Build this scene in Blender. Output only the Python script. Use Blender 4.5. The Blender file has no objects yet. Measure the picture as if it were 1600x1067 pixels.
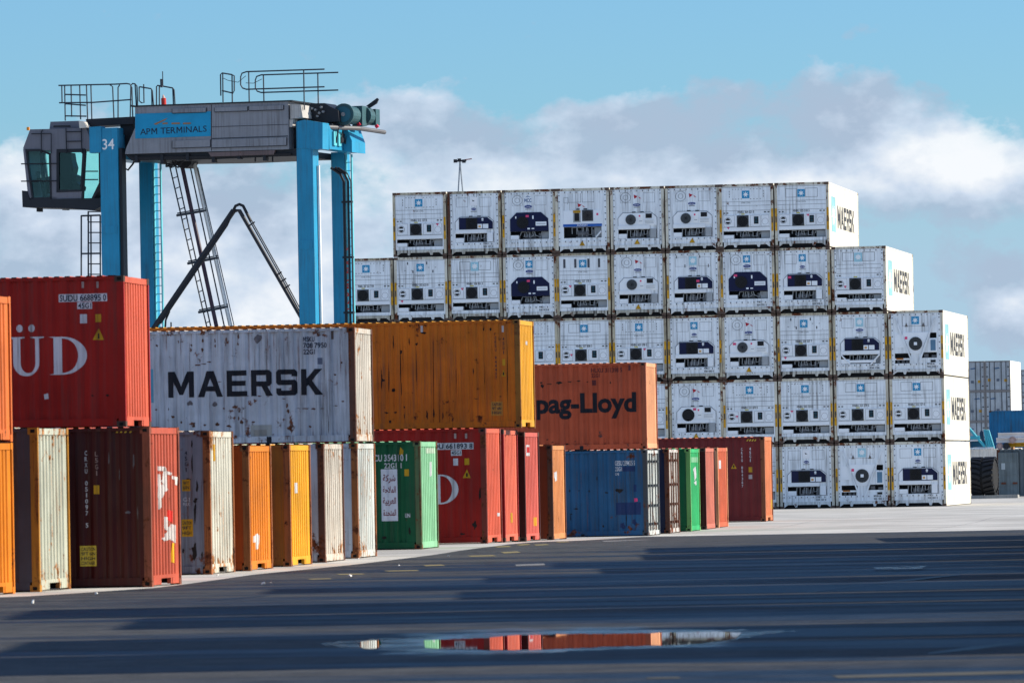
import bpy, bmesh, math, random
from mathutils import Vector, Matrix
random.seed(7)
S = bpy.context.scene
COL = S.collection
rad = math.radians

# ---------------------------------------------------------------- camera
F_PX = 9500.0            # focal length in photo pixels (photo 1600 wide)
CAM_H = 1.94
GY = rad(9.5)            # camera looks this far left of the terminal grid's +Y
PITCH = math.atan(201.5 / F_PX)
ROLL = 0.0185
Fh = Vector((-math.sin(GY), math.cos(GY), 0)); Rh = Vector((math.cos(GY), math.sin(GY), 0)); Zh = Vector((0, 0, 1))
FWD = Fh * math.cos(PITCH) + Zh * math.sin(PITCH)
UP0 = -Fh * math.sin(PITCH) + Zh * math.cos(PITCH)
UPV = UP0 * math.cos(ROLL) + Rh * math.sin(ROLL)
RGT = Rh * math.cos(ROLL) - UP0 * math.sin(ROLL)
CAM = Vector((0, 0, CAM_H))
cd = bpy.data.cameras.new('camera'); cam = bpy.data.objects.new('camera', cd); COL.objects.link(cam)
cd.sensor_width = 36; cd.lens = 36 * F_PX / 1600; cd.clip_start = 1; cd.clip_end = 9000
m3 = Matrix((RGT, UPV, -FWD)).transposed()
cam.matrix_world = Matrix.Translation(CAM) @ m3.to_4x4()
cd.dof.use_dof = True; cd.dof.focus_distance = 255; cd.dof.aperture_fstop = 6.3
S.camera = cam
S.render.resolution_x = 1024; S.render.resolution_y = 682

# ---------------------------------------------------------------- sun, sky, exposure
SUN_AZ = GY + rad(7)     # from +X towards +Y
SUN_EL = rad(27)
sdir = Vector((math.cos(SUN_EL) * math.cos(SUN_AZ), math.cos(SUN_EL) * math.sin(SUN_AZ), math.sin(SUN_EL)))
sl = bpy.data.lights.new('sun', 'SUN'); sl.energy = 5.0; sl.angle = rad(.5); sl.color = (1, .91, .755)
so = bpy.data.objects.new('sun', sl); COL.objects.link(so)
so.rotation_euler = (-sdir).to_track_quat('-Z', 'Y').to_euler()
W = bpy.data.worlds.new('World'); S.world = W; W.use_nodes = True
S.view_settings.view_transform = 'Standard'; S.view_settings.look = 'None'
S.view_settings.exposure = 0.6; S.view_settings.gamma = 1.0
S.cycles.use_denoising = True
S.cycles.max_bounces = 6; S.cycles.transparent_max_bounces = 12

def build_world():
    nt = W.node_tree; N = nt.nodes; L = nt.links; N.clear()
    def nd(t, **k):
        n = N.new(t)
        for a, b in k.items(): setattr(n, a, b)
        return n
    def mth(op, a, b=None, c=None, clamp=False):
        n = nd('ShaderNodeMath', operation=op, use_clamp=clamp)
        for i, v in enumerate((a, b, c)):
            if v is None: continue
            if isinstance(v, (int, float)): n.inputs[i].default_value = v
            else: L.new(v, n.inputs[i])
        return n.outputs[0]
    def dot(v, c):
        n = nd('ShaderNodeVectorMath', operation='DOT_PRODUCT'); L.new(v, n.inputs[0]); n.inputs[1].default_value = c
        return n.outputs['Value']
    def ramp(v, stops):
        n = nd('ShaderNodeValToRGB'); e = n.color_ramp.elements
        while len(e) < len(stops): e.new(.5)
        for q, (p, c) in zip(e, stops): q.position = p; q.color = c if len(c) == 4 else (*c, 1)
        L.new(v, n.inputs[0]); return n.outputs[0]
    def mix(f, a, b):
        n = nd('ShaderNodeMix', data_type='RGBA')
        if isinstance(f, (int, float)): n.inputs[0].default_value = f
        else: L.new(f, n.inputs[0])
        for i, v in ((6, a), (7, b)):
            if isinstance(v, tuple): n.inputs[i].default_value = v if len(v) == 4 else (*v, 1)
            else: L.new(v, n.inputs[i])
        return n.outputs[2]
    sky = nd('ShaderNodeTexSky', sky_type='NISHITA', sun_disc=False)
    sky.sun_elevation = SUN_EL; sky.sun_rotation = math.pi / 2 - SUN_AZ
    sky.air_density = 1.0; sky.dust_density = .3; sky.ozone_density = 2.0
    tc = nd('ShaderNodeTexCoord'); D = tc.outputs['Generated']
    fw = mth('MAXIMUM', dot(D, tuple(Fh)), .08)
    u = mth('DIVIDE', dot(D, tuple(Rh)), fw); v = mth('DIVIDE', dot(D, (0, 0, 1)), fw)
    U = mth('MULTIPLY', u, F_PX / 1000); V = mth('MULTIPLY', v, F_PX / 1000)   # thousands of photo pixels
    def noise(su, sv, off, detail, rough, dist=0.0):
        c = nd('ShaderNodeCombineXYZ'); L.new(mth('MULTIPLY', U, su), c.inputs[0]); L.new(mth('MULTIPLY', V, sv), c.inputs[1]); c.inputs[2].default_value = off
        n = nd('ShaderNodeTexNoise'); L.new(c.outputs[0], n.inputs['Vector'])
        n.inputs['Scale'].default_value = 1; n.inputs['Detail'].default_value = detail; n.inputs['Roughness'].default_value = rough; n.inputs['Distortion'].default_value = dist
        return n.outputs[0]
    # cloud masses: (U, V, half width, half height, weight), edges broken up by noise
    n1 = noise(6.5, 9.5, 3.3, 12, .60); n2 = noise(2.6, 4.6, 8.1, 6, .5); n3 = noise(4.2, 7.5, 1.7, 8, .52); n4 = noise(13, 19, 5.7, 8, .55)
    def blobs(lst):
        tot = None
        for u0, v0, ru, rv, w in lst:
            x = mth('MULTIPLY', mth('SUBTRACT', U, u0), 1 / ru); y = mth('MULTIPLY', mth('SUBTRACT', V, v0), 1 / rv)
            e = mth('MULTIPLY', mth('EXPONENT', mth('MULTIPLY', mth('ADD', mth('MULTIPLY', x, x), mth('MULTIPLY', y, y)), -1)), w)
            tot = e if tot is None else mth('ADD', tot, e)
        return tot
    den = blobs(CLOUDS)
    den = mth('ADD', den, mth('MULTIPLY', mth('SUBTRACT', n1, .5), 1.7)); den = mth('ADD', den, mth('MULTIPLY', mth('SUBTRACT', n2, .5), .9))
    cm = ramp(den, [(.32, (0, 0, 0)), (.44, (.5, .5, .5)), (.60, (.85, .85, .85)), (.95, (.98, .98, .98))])
    bright = mth('ADD', mth('ADD', blobs(BRIGHT), mth('MULTIPLY', mth('SUBTRACT', n3, .5), 1.5)), mth('MULTIPLY', mth('SUBTRACT', n4, .5), 1.1))
    sh = ramp(bright, [(.08, CL_DARK), (.42, CL_MID), (.85, CL_LIGHT)])
    base = nd('ShaderNodeVectorMath', operation='SCALE'); L.new(sky.outputs[0], base.inputs[0]); base.inputs['Scale'].default_value = SKY_S
    blue = nd('ShaderNodeVectorMath', operation='MULTIPLY'); L.new(base.outputs[0], blue.inputs[0]); blue.inputs[1].default_value = SKY_TINT
    # unseen broken cumulus behind the camera, added bright to fill the shaded faces
    wn = nd('ShaderNodeTexNoise'); L.new(D, wn.inputs['Vector']); wn.inputs['Scale'].default_value = 3.0; wn.inputs['Detail'].default_value = 6
    zz = dot(D, (0, 0, 1))
    wm = ramp(wn.outputs[0], [(.5, (0, 0, 0)), (.62, (.75, .75, .75))])
    behind = ramp(mth('ADD', mth('MULTIPLY', dot(D, tuple(Fh)), .5), .5), [(.3, (1, 1, 1)), (.9, (0, 0, 0))])
    wm2 = mth('MULTIPLY', wm, behind)
    hz = ramp(V, [(.0, (.85, .85, .85)), (.30, (.7, .7, .7)), (.56, (0, 0, 0))]); hzf = mth('MULTIPLY', hz, ramp(dot(D, tuple(Fh)), [(.9, (0, 0, 0)), (.96, (1, 1, 1))]))
    skyc = mix(hzf, blue.outputs[0], SKY_HAZE)
    allc = mix(wm2, skyc, AMB_CLOUD)
    front = ramp(dot(D, tuple(Fh)), [(.9, (0, 0, 0)), (.96, (1, 1, 1))])
    up = ramp(zz, [(.0, (1, 1, 1)), (.11, (1, 1, 1)), (.14, (0, 0, 0))])
    fm = mth('MULTIPLY', mth('MULTIPLY', cm, front), up)
    fin = mix(fm, allc, sh)
    fin2 = nd('ShaderNodeVectorMath', operation='SCALE'); L.new(fin, fin2.inputs[0]); fin2.inputs['Scale'].default_value = 1 / SKY_S
    bg = nd('ShaderNodeBackground'); L.new(fin2.outputs[0], bg.inputs[0]); bg.inputs[1].default_value = SKY_S
    out = nd('ShaderNodeOutputWorld'); L.new(bg.outputs[0], out.inputs[0])
SKY_S = 0.1
AMB_CLOUD = (.88, 1.02, 1.21)
SKY_TINT = (.425, .69, .985)
SKY_HAZE = (.285, .40, .53)
CL_DARK, CL_MID, CL_LIGHT = (.275, .345, .445), (.41, .475, .57), (.62, .64, .665)
def _pv(px, py, rx, ry, w): return ((px - 800) / 1000, (735 - .0185 * (px - 800) - py) / 1000, rx / 1000, ry / 1000, w)
CLOUDS = [_pv(1320, 170, 170, 70, .80), _pv(1010, 190, 150, 62, .70), _pv(1500, 265, 150, 75, 1.0), _pv(640, 190, 190, 70, .55), _pv(80, 320, 230, 110, .82), _pv(400, 430, 330, 180, .70), _pv(900, 310, 420, 80, .62), _pv(1230, 280, 180, 50, .5), _pv(1570, 500, 70, 40, .55), _pv(700, 620, 900, 120, .8), _pv(1490, 420, 170, 60, .50)]
BRIGHT = [_pv(1490, 240, 150, 70, .85), _pv(60, 240, 200, 60, .6), _pv(420, 330, 420, 160, .38), _pv(300, 500, 400, 120, .5), _pv(880, 280, 320, 50, .30), _pv(1250, 290, 140, 30, .5), _pv(1300, 100, 150, 28, .35), _pv(1000, 135, 120, 22, .3), _pv(600, 140, 160, 40, .45), _pv(1570, 490, 60, 30, .5)]
build_world()
# stacks that stand right of the frame: (sideways a, nearest depth b, length, tiers, height)
OFFSTACKS = [(8.4, 62.0, 6.06, 3, 2.59), (9.3, 68.6, 6.06, 3, 2.59), (10.0, 79.5, 6.06, 3, 2.59), (9.8, 86.3, 6.06, 3, 2.9), (10.4, 93.4, 6.06, 2, 2.9), (11.0, 101.5, 6.06, 3, 2.59), (10.8, 108.9, 6.06, 2, 2.9), (11.8, 115.8, 6.06, 2, 2.59), (12.1, 122.9, 6.06, 2, 2.9), (12.8, 130.0, 6.06, 2, 2.59), (13.0, 137.1, 6.06, 2, 2.59), (14.2, 144.2, 6.06, 1, 2.9)]

# ---------------------------------------------------------------- photo measurements -> places
def ray(px, py): return FWD + RGT * ((px - 800) / F_PX) + UPV * ((533.5 - py) / F_PX)
def unproj(px, py, b):
    r = ray(px, py); return CAM + r * (b / r.dot(Fh))
def proj(P):
    d = P - CAM; k = d.dot(FWD); return 800 + F_PX * d.dot(RGT) / k, 533.5 - F_PX * d.dot(UPV) / k
def on_ground(px, py):
    r = ray(px, py); return CAM + r * (-CAM_H / r.z)
def depth(P): return (P - CAM).dot(Fh)

# ---------------------------------------------------------------- materials
MATS = {}
def simple(name, col, rough=.6, metal=0.0, emit=None, var=.12, scale=1.5, bump=0.0):
    if name in MATS: return MATS[name]
    m = bpy.data.materials.new(name); m.use_nodes = True; MATS[name] = m
    nt = m.node_tree; b = nt.nodes['Principled BSDF']; b.inputs['Specular IOR Level'].default_value = .22
    b.inputs['Roughness'].default_value = rough; b.inputs['Metallic'].default_value = metal
    tc = nt.nodes.new('ShaderNodeTexCoord'); n = nt.nodes.new('ShaderNodeTexNoise'); n.inputs['Scale'].default_value = scale; n.inputs['Detail'].default_value = 6
    nt.links.new(tc.outputs['Object'], n.inputs['Vector'])
    r = nt.nodes.new('ShaderNodeValToRGB'); r.color_ramp.elements[0].position = .3; r.color_ramp.elements[1].position = .7
    r.color_ramp.elements[0].color = (*[c * (1 - var) for c in col], 1); r.color_ramp.elements[1].color = (*[min(1, c * (1 + var)) for c in col], 1)
    nt.links.new(n.outputs[0], r.inputs[0]); nt.links.new(r.outputs[0], b.inputs['Base Color'])
    if emit: b.inputs['Emission Color'].default_value = (*emit, 1); b.inputs['Emission Strength'].default_value = 1
    return m

def paint(name, col, rust=.4, grime=.4, rough=.55, rustcol=(.10, .030, .012), grimecol=(.05, .042, .035), fade=.15, vary=False):
    """painted steel: faded patches, runs of dirt and rust scabs"""
    if name in MATS: return MATS[name]
    m = bpy.data.materials.new(name); m.use_nodes = True; MATS[name] = m
    nt = m.node_tree; N = nt.nodes; L = nt.links; b = N['Principled BSDF']
    tc = N.new('ShaderNodeTexCoord'); oi = N.new('ShaderNodeObjectInfo')
    sc = N.new('ShaderNodeVectorMath'); sc.operation = 'SCALE'; L.new(oi.outputs['Location'], sc.inputs[0]); sc.inputs['Scale'].default_value = 1.37
    ad = N.new('ShaderNodeVectorMath'); ad.operation = 'ADD'; L.new(tc.outputs['Object'], ad.inputs[0]); L.new(sc.outputs[0], ad.inputs[1])
    P = ad.outputs[0]
    def noise(scale, detail=4, rough_=.5, stretch=None):
        v = P
        if stretch:
            mp = N.new('ShaderNodeMapping'); mp.inputs['Scale'].default_value = stretch; L.new(P, mp.inputs[0]); v = mp.outputs[0]
        n = N.new('ShaderNodeTexNoise'); n.inputs['Scale'].default_value = scale; n.inputs['Detail'].default_value = detail; n.inputs['Roughness'].default_value = rough_
        L.new(v, n.inputs['Vector']); return n.outputs[0]
    def ramp(v, a, c, lo=0.0, hi=1.0):
        r = N.new('ShaderNodeMapRange'); r.inputs['From Min'].default_value = a; r.inputs['From Max'].default_value = c
        r.inputs['To Min'].default_value = lo; r.inputs['To Max'].default_value = hi; L.new(v, r.inputs[0]); return r.outputs[0]
    def mul(a, c):
        n = N.new('ShaderNodeMath'); n.operation = 'MULTIPLY'
        for i, v in enumerate((a, c)):
            if isinstance(v, (int, float)): n.inputs[i].default_value = v
            else: L.new(v, n.inputs[i])
        return n.outputs[0]
    def mix(f, a, c):
        n = N.new('ShaderNodeMix'); n.data_type = 'RGBA'; L.new(f, n.inputs[0])
        for i, v in ((6, a), (7, c)):
            if isinstance(v, tuple): n.inputs[i].default_value = (*v, 1)
            else: L.new(v, n.inputs[i])
        return n.outputs[2]
    lo = tuple(c * (1 - fade) for c in col); hi = tuple(min(.95, c * (1 + fade) + .002) for c in col)
    c0 = mix(ramp(noise(.9, 5, .6), .35, .65), lo, hi)
    gk = grime
    if vary:
        wn = N.new('ShaderNodeTexWhiteNoise'); wn.noise_dimensions = '3D'; L.new(oi.outputs['Location'], wn.inputs['Vector'])
        tn = N.new('ShaderNodeMix'); tn.data_type = 'RGBA'; tn.blend_type = 'MULTIPLY'; tn.inputs[7].default_value = (.72, .66, .54, 1)
        L.new(c0, tn.inputs[6]); L.new(ramp(wn.outputs['Value'], .35, 1, 0, .9), tn.inputs[0]); c0 = tn.outputs[2]
    streak = ramp(noise(1, 6, .68, (11, 11, .38)), .46, .70, 0, min(1, grime * 1.5))
    patch = ramp(noise(.7, 3), .35, .65, .25, 1)
    if vary: streak = mul(streak, ramp(wn.outputs['Value'], 0, 1, .35, 2.1))
    c1 = mix(mul(streak, patch), c0, grimecol)
    rn = noise(2.3, 10, .72)
    t = .70 - .15 * rust
    sx = N.new('ShaderNodeSeparateXYZ'); L.new(tc.outputs['Object'], sx.inputs[0])
    edge = mul(ramp(sx.outputs['Z'], .25, .75, 1, 0), .07 * min(1, rust * 1.6)); edge2 = mul(ramp(sx.outputs['Z'], 2.1, 2.7, 0, 1), .06 * min(1, rust * 1.6))
    sm = N.new('ShaderNodeMath'); sm.operation = 'ADD'; L.new(edge, sm.inputs[0]); L.new(edge2, sm.inputs[1])
    sm2 = N.new('ShaderNodeMath'); sm2.operation = 'ADD'; L.new(sm.outputs[0], sm2.inputs[0]); L.new(rn, sm2.inputs[1])
    scab = ramp(sm2.outputs[0], t, t + .05, 0, 1 if rust > 0 else 0)
    run = mul(ramp(noise(1, 7, .72, (15, 15, .45)), .63 - .12 * rust, .74 - .12 * rust, 0, min(1, rust * 1.5)), ramp(noise(.8, 4), .40, .56))
    mx = N.new('ShaderNodeMath'); mx.operation = 'MAXIMUM'; L.new(scab, mx.inputs[0]); L.new(run, mx.inputs[1])
    rc = mix(ramp(noise(14, 4), .35, .65), tuple(c * .45 for c in rustcol), tuple(c * 1.7 for c in rustcol))
    c2 = mix(mx.outputs[0], c1, rc)
    L.new(c2, b.inputs['Base Color'])
    L.new(ramp(mx.outputs[0], 0, 1, rough, .9), b.inputs['Roughness'])
    b.inputs['Specular IOR Level'].default_value = .2
    bp = N.new('ShaderNodeBump'); bp.inputs['Strength'].default_value = .35; bp.inputs['Distance'].default_value = .03
    L.new(noise(1.7, 3), bp.inputs['Height']); L.new(bp.outputs[0], b.inputs['Normal'])
    return m

def glass(name, tint, gloss=.12):
    if name in MATS: return MATS[name]
    m = bpy.data.materials.new(name); m.use_nodes = True; MATS[name] = m
    nt = m.node_tree; N = nt.nodes; N.remove(N['Principled BSDF'])
    t = N.new('ShaderNodeBsdfTransparent'); t.inputs[0].default_value = (*tint, 1)
    g = N.new('ShaderNodeBsdfGlossy'); g.inputs['Roughness'].default_value = .03
    mx = N.new('ShaderNodeMixShader'); mx.inputs[0].default_value = gloss
    nt.links.new(t.outputs[0], mx.inputs[1]); nt.links.new(g.outputs[0], mx.inputs[2]); nt.links.new(mx.outputs[0], N['Material Output'].inputs[0])
    return m

# ---------------------------------------------------------------- mesh helper
class MB:
    def __init__(s): s.v = []; s.f = []
    def add(s, vs, fs):
        o = len(s.v); s.v += [tuple(v) for v in vs]; s.f += [tuple(i + o for i in f) for f in fs]; return s
    def box(s, x0, x1, y0, y1, z0, z1):
        return s.add([(x0, y0, z0), (x1, y0, z0), (x1, y1, z0), (x0, y1, z0), (x0, y0, z1), (x1, y0, z1), (x1, y1, z1), (x0, y1, z1)],
                     [(0, 3, 2, 1), (4, 5, 6, 7), (0, 1, 5, 4), (1, 2, 6, 5), (2, 3, 7, 6), (3, 0, 4, 7)])
    def tube(s, p, q, r, n=8, r2=None):
        p = Vector(p); q = Vector(q); d = (q - p); L = d.length
        if L < 1e-6: return s
        d /= L; a = d.orthogonal().normalized(); c = d.cross(a); r2 = r if r2 is None else r2
        vs = []
        for pt, rr in ((p, r), (q, r2)):
            for i in range(n):
                t = 2 * math.pi * i / n; vs.append(pt + (a * math.cos(t) + c * math.sin(t)) * rr)
        fs = [(i, (i + 1) % n, n + (i + 1) % n, n + i) for i in range(n)] + [tuple(range(n - 1, -1, -1)), tuple(range(n, 2 * n))]
        return s.add(vs, fs)
    def sweep(s, pts, r, n=7, closed=False):
        """one continuous bent tube"""
        P = [Vector(p) for p in pts]; vs = []; m = len(P)
        for i, p in enumerate(P):
            a = P[i - 1] if (i or closed) else P[i]; c = P[(i + 1) % m] if (i < m - 1 or closed) else P[i]
            d = (c - a).normalized(); ref = Vector((0, 1, 0)) if abs(d.y) < .9 else Vector((1, 0, 0))
            u = d.cross(ref).normalized(); w = d.cross(u)
            vs += [p + (u * math.cos(2 * math.pi * k / n) + w * math.sin(2 * math.pi * k / n)) * r for k in range(n)]
        fs = [(i * n + k, i * n + (k + 1) % n, ((i + 1) % m) * n + (k + 1) % n, ((i + 1) % m) * n + k) for i in range(m if closed else m - 1) for k in range(n)]
        if not closed: fs += [tuple(range(n - 1, -1, -1)), tuple(range((m - 1) * n, m * n))]
        return s.add(vs, fs)
    def path(s, pts, r, n=7):
        for a, b in zip(pts, pts[1:]): s.tube(a, b, r, n)
        return s
    def prism(s, pts, y0, y1):
        """polygon given in (x, z), extruded along y"""
        n = len(pts)
        area = sum(pts[i][0] * pts[(i + 1) % n][1] - pts[(i + 1) % n][0] * pts[i][1] for i in range(n))
        if area < 0: pts = pts[::-1]
        vs = [(x, y0, z) for x, z in pts] + [(x, y1, z) for x, z in pts]
        return s.add(vs, [tuple(range(n)), tuple(range(2 * n - 1, n - 1, -1))] + [(i, n + i, n + (i + 1) % n, (i + 1) % n) for i in range(n)])
    def sheet(s, prof, axis_fn, flip=False):
        """prof: list of (t,d); axis_fn(t,d,k) for k in 0,1 gives the two ends of each fold line"""
        vs = []
        for t, d in prof: vs += [axis_fn(t, d, 0), axis_fn(t, d, 1)]
        fs = []
        for i in range(len(prof) - 1):
            q = (2 * i, 2 * i + 2, 2 * i + 3, 2 * i + 1); fs.append(q[::-1] if flip else q)
        return s.add(vs, fs)
    def mesh(s, name, mat, smooth=False):
        m = bpy.data.meshes.new(name); m.from_pydata(s.v, [], s.f); m.materials.append(mat)
        if smooth:
            for p in m.polygons: p.use_smooth = True
            try: m.set_sharp_from_angle(angle=rad(35))
            except Exception: pass
        m.update(); return m
def joined(name, pieces):
    """several shapes of different materials in one part"""
    m = bpy.data.meshes.new(name); v = []; f = []; mi = []; mats = []
    for mb, mt in pieces:
        if mt not in mats: mats.append(mt)
        o = len(v); v += mb.v; f += [tuple(i + o for i in q) for q in mb.f]; mi += [mats.index(mt)] * len(mb.f)
    m.from_pydata(v, [], f)
    for mt in mats: m.materials.append(mt)
    m.polygons.foreach_set('material_index', mi); m.update(); return m

def part(name, mesh, parent=None, label=None, mat=None):
    if isinstance(mesh, MB): mesh = mesh.mesh(name, mat)
    o = bpy.data.objects.new(name, mesh); COL.objects.link(o)
    if parent is not None: o.parent = parent
    if label: o['label'] = label
    return o
def thing(name, label, cat, loc, yaw=0.0, group=None):
    o = bpy.data.objects.new(name, None); COL.objects.link(o); o.location = loc; o.rotation_euler = (0, 0, yaw)
    o.empty_display_size = .3
    o['label'] = label; o['category'] = cat
    if group: o['group'] = group
    return o
def tag(o, label=None, cat=None, group=None, kind=None):
    if label: o['label'] = label
    if cat: o['category'] = cat
    if group: o['group'] = group
    if kind: o['kind'] = kind
    return o
CACHE = {}
def cached(key, fn):
    if key not in CACHE: CACHE[key] = fn()
    return CACHE[key]

# ---------------------------------------------------------------- lettering
def font2d(txt, bold=0.0):
    """flat lettering, normalised so that capitals are 1 high: (verts, faces, width)"""
    k = ('font', txt, bold)
    if k in CACHE: return CACHE[k]
    if 'M' in txt and bold > 0:      # the built-in bold M fills badly: draw that letter here
        span = lambda t: font2d(t, 0)[2]
        vs = []; fs = []; x = 0.0; hh = span('HH'); st = .145 + 2.4 * bold; w = .92; d = .5 * st
        for ch in txt:
            adv = .42 if ch == ' ' else (w + .22 if ch == 'M' else span('H' + ch + 'H') - hh)
            if ch == 'M': v2, f2, off = [(0, 0), (0, 1), (st + .04, 1), (w / 2, .42 + d), (w - st - .04, 1), (w, 1), (w, 0), (w - st, 0), (w - st, .72), (w / 2, .22), (st, .72), (st, 0)], [tuple(range(12))], .11
            elif ch == ' ': v2, f2, off = [], [], 0
            else: v2, f2, _ = font2d(ch, bold); off = max(0, (adv - _) / 2)
            o = len(vs); vs += [(a + x + off, c) for a, c in v2]; fs += [tuple(i + o for i in f) for f in f2]; x += adv
        m0 = min(a for a, c in vs); vs = [(a - m0, c) for a, c in vs]
        CACHE[k] = (vs, fs, max(a for a, c in vs)); return CACHE[k]
    c = bpy.data.curves.new('lettering_curve', 'FONT'); c.body = txt; c.size = 1; c.offset = bold; c.resolution_u = 3
    o = bpy.data.objects.new('lettering_curve', c); COL.objects.link(o)
    m = bpy.data.meshes.new_from_object(o)
    H = .691
    x0 = min(v.co.x for v in m.vertices); x1 = max(v.co.x for v in m.vertices)
    r = ([((v.co.x - x0) / H, v.co.y / H) for v in m.vertices], [tuple(p.vertices) for p in m.polygons], (x1 - x0) / H)
    bpy.data.objects.remove(o); bpy.data.meshes.remove(m); bpy.data.curves.remove(c)
    CACHE[k] = r; return r
def polys2d(polys):
    vs = []; fs = []
    for p in polys: fs.append(tuple(range(len(vs), len(vs) + len(p)))); vs += p
    return vs, fs, max(v[0] for v in vs)
def wide_letters():
    G = {'M': (1.19, [[(0, 0), (0, 1), (.31, 1), (.595, .42), (.88, 1), (1.19, 1), (1.19, 0), (.94, 0), (.94, .6), (.69, .1), (.5, .1), (.25, .6), (.25, 0)]]),
         'A': (1.14, [[(0, 0), (.28, 0), (.57, .72), (.57, 1), (.42, 1)], [(1.14, 0), (.72, 1), (.57, 1), (.57, .72), (.86, 0)], [(.369, .22), (.771, .22), (.695, .41), (.445, .41)]]),
         'E': (.94, [[(0, 0), (0, 1), (.92, 1), (.92, .8), (.26, .8), (.26, .6), (.88, .6), (.88, .41), (.26, .41), (.26, .2), (.94, .2), (.94, 0)]]),
         'R': (.97, [[(0, 0), (0, 1), (.84, 1), (.95, .9), (.95, .47), (.84, .37), (.76, .37), (.99, 0), (.69, 0), (.47, .37), (.26, .37), (.26, .56), (.70, .56), (.70, .8), (.26, .8), (.26, 0)]]),
         'S': (.97, [[(.1, 0), (0, .1), (0, .28), (.25, .28), (.25, .19), (.72, .19), (.72, .4), (.1, .4), (0, .5), (0, .9), (.1, 1), (.87, 1), (.97, .9), (.97, .73), (.72, .73), (.72, .81), (.25, .81), (.25, .6), (.87, .6), (.97, .5), (.97, .1), (.87, 0)]]),
         'K': (.97, [[(0, 0), (0, 1), (.26, 1), (.26, .64), (.63, 1), (.97, 1), (.5, .55), (.99, 0), (.65, 0), (.33, .39), (.26, .33), (.26, 0)]])}
    x = 0; out = []
    for ch in 'MAERSK':
        w, ps = G[ch]; out += [[(a + x, c) for a, c in p] for p in ps]; x += w + .17
    return polys2d(out)
def arc_band(co, ro, ci, ri, a0, a1, n=14):
    ps = []
    for i in range(n):
        t0 = a0 + (a1 - a0) * i / n; t1 = a0 + (a1 - a0) * (i + 1) / n
        e = lambda c, r, t: (c[0] + r[0] * math.cos(t), c[1] + r[1] * math.sin(t))
        ps.append([e(ci, ri, t0), e(co, ro, t0), e(co, ro, t1), e(ci, ri, t1)])
    return ps
def serif_letter(ch):
    if ch == 'D':
        ps = [[(.0, 0), (.12, .03), (.12, .97), (0, 1), (.34, 1), (.34, 0)]]
        ps += arc_band((.34, .5), (.64, .5), (.34, .5), (.42, .455), -math.pi / 2, math.pi / 2, 18)
        return polys2d(ps)
    ps = [[(.12, .33), (.12, .95), (0, .97), (0, 1), (.46, 1), (.46, .97), (.34, .95), (.34, .33)], [(.76, .33), (.76, .95), (.62, .97), (.62, 1), (1.0, 1), (1.0, .97), (.87, .95), (.87, .33)]]
    ps += arc_band((.495, .33), (.375, .35), (.55, .33), (.21, .27), math.pi, 2 * math.pi, 16)
    for cx in (.32, .66): ps.append([(cx + .1 * math.cos(t * math.pi / 8), 1.22 + .1 * math.sin(t * math.pi / 8)) for t in range(16)])
    return polys2d(ps)
def star2d(n=7, r1=.5, r2=.2):
    return [(r * math.sin(math.pi * i / n), r * math.cos(math.pi * i / n)) for i in range(2 * n) for r in ((r1 if i % 2 == 0 else r2),)]

def decal(name, shape, place, breaks, parent, mat, label=None, cut_axis=0):
    """flat shape (verts, faces) laid onto a folded surface: place(u,w)->local point"""
    vs, fs = shape
    bm = bmesh.new(); bv = [bm.verts.new((x, y, 0)) for x, y in vs]
    for f in fs:
        try: bm.faces.new([bv[i] for i in f])
        except ValueError: pass
    bmesh.ops.triangulate(bm, faces=[f for f in bm.faces if len(f.verts) > 4])
    for f in bm.faces:
        if f.normal.z < 0: f.normal_flip()
    if breaks:
        lo = min(v[0] for v in vs); hi = max(v[0] for v in vs)
        for t in breaks:
            if lo + 1e-4 < t < hi - 1e-4:
                bmesh.ops.bisect_plane(bm, geom=bm.verts[:] + bm.edges[:] + bm.faces[:], plane_co=(t, 0, 0), plane_no=(1, 0, 0), dist=1e-6)
    for v in bm.verts: v.co = place(v.co.x, v.co.y)
    m = bpy.data.meshes.new(name); bm.to_mesh(m); bm.free(); m.materials.append(mat)
    return part(name, m, parent, label)
def rect2d(x0, x1, z0, z1): return [(x0, z0), (x1, z0), (x1, z1), (x0, z1)], [(0, 1, 2, 3)]
def fit2d(sh, x0, x1, z0, h):
    vs, fs, w = sh; k = (x1 - x0) / w
    return [(x0 + a * k, z0 + c * h) for a, c in vs], fs

# ---------------------------------------------------------------- ground height along the row (the yard is not dead flat)
BOXES = {}   # key -> (b, bottom px, top px, right px, ...)
def row(key, b, bx, by, tx, ty, rx): BOXES[key] = dict(b=b, bx=bx, by=by, tx=tx, ty=ty, rx=rx)
row('low_left', 103.6, -28, 929, -33, 691, 24)
row('top_left', 103.6, -32, 691, -37, 458, 20)
row('greyyellow', 107.3, 62.4, 924, 57.6, 668, 111)
row('brown', 110.1, 237.6, 917, 232.8, 666.7, 284)
row('sud', 116.0, 196.8, 667.4, 192.7, 430.3, 236.5)
row('sud_base', 116.3, 196.0, 909, 196.8, 669, 237)
row('white_hc', 122.3, 330.7, 898, 325.2, 673, 368.2)
row('orange', 125.3, 391.5, 892, 385.7, 695.7, 427)
row('yellow', 129.1, 455.3, 885, 449.7, 694.4, 488.2)
row('whiterust', 132.8, 508.4, 878.4, 504.9, 692.6, 539.6)
row('white_low', 136.9, 560.6, 871.6, 557.0, 692, 589.4)
row('maersk', 136.9, 556.5, 690, 551.5, 511, 584.6)
row('green', 145.9, 659.3, 857.9, 655.6, 689.2, 686)
row('red_one', 153.2, 761.8, 848.4, 757.7, 668.6, 785.5)
row('red_two', 156.5, 789.7, 847.6, 785, 671, 811.7)
row('red_three', 161.0, 822, 845, 818.5, 674.8, 845)
row('orange_low', 164.9, 865, 844.5, 861, 695.4, 885.6)
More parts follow.
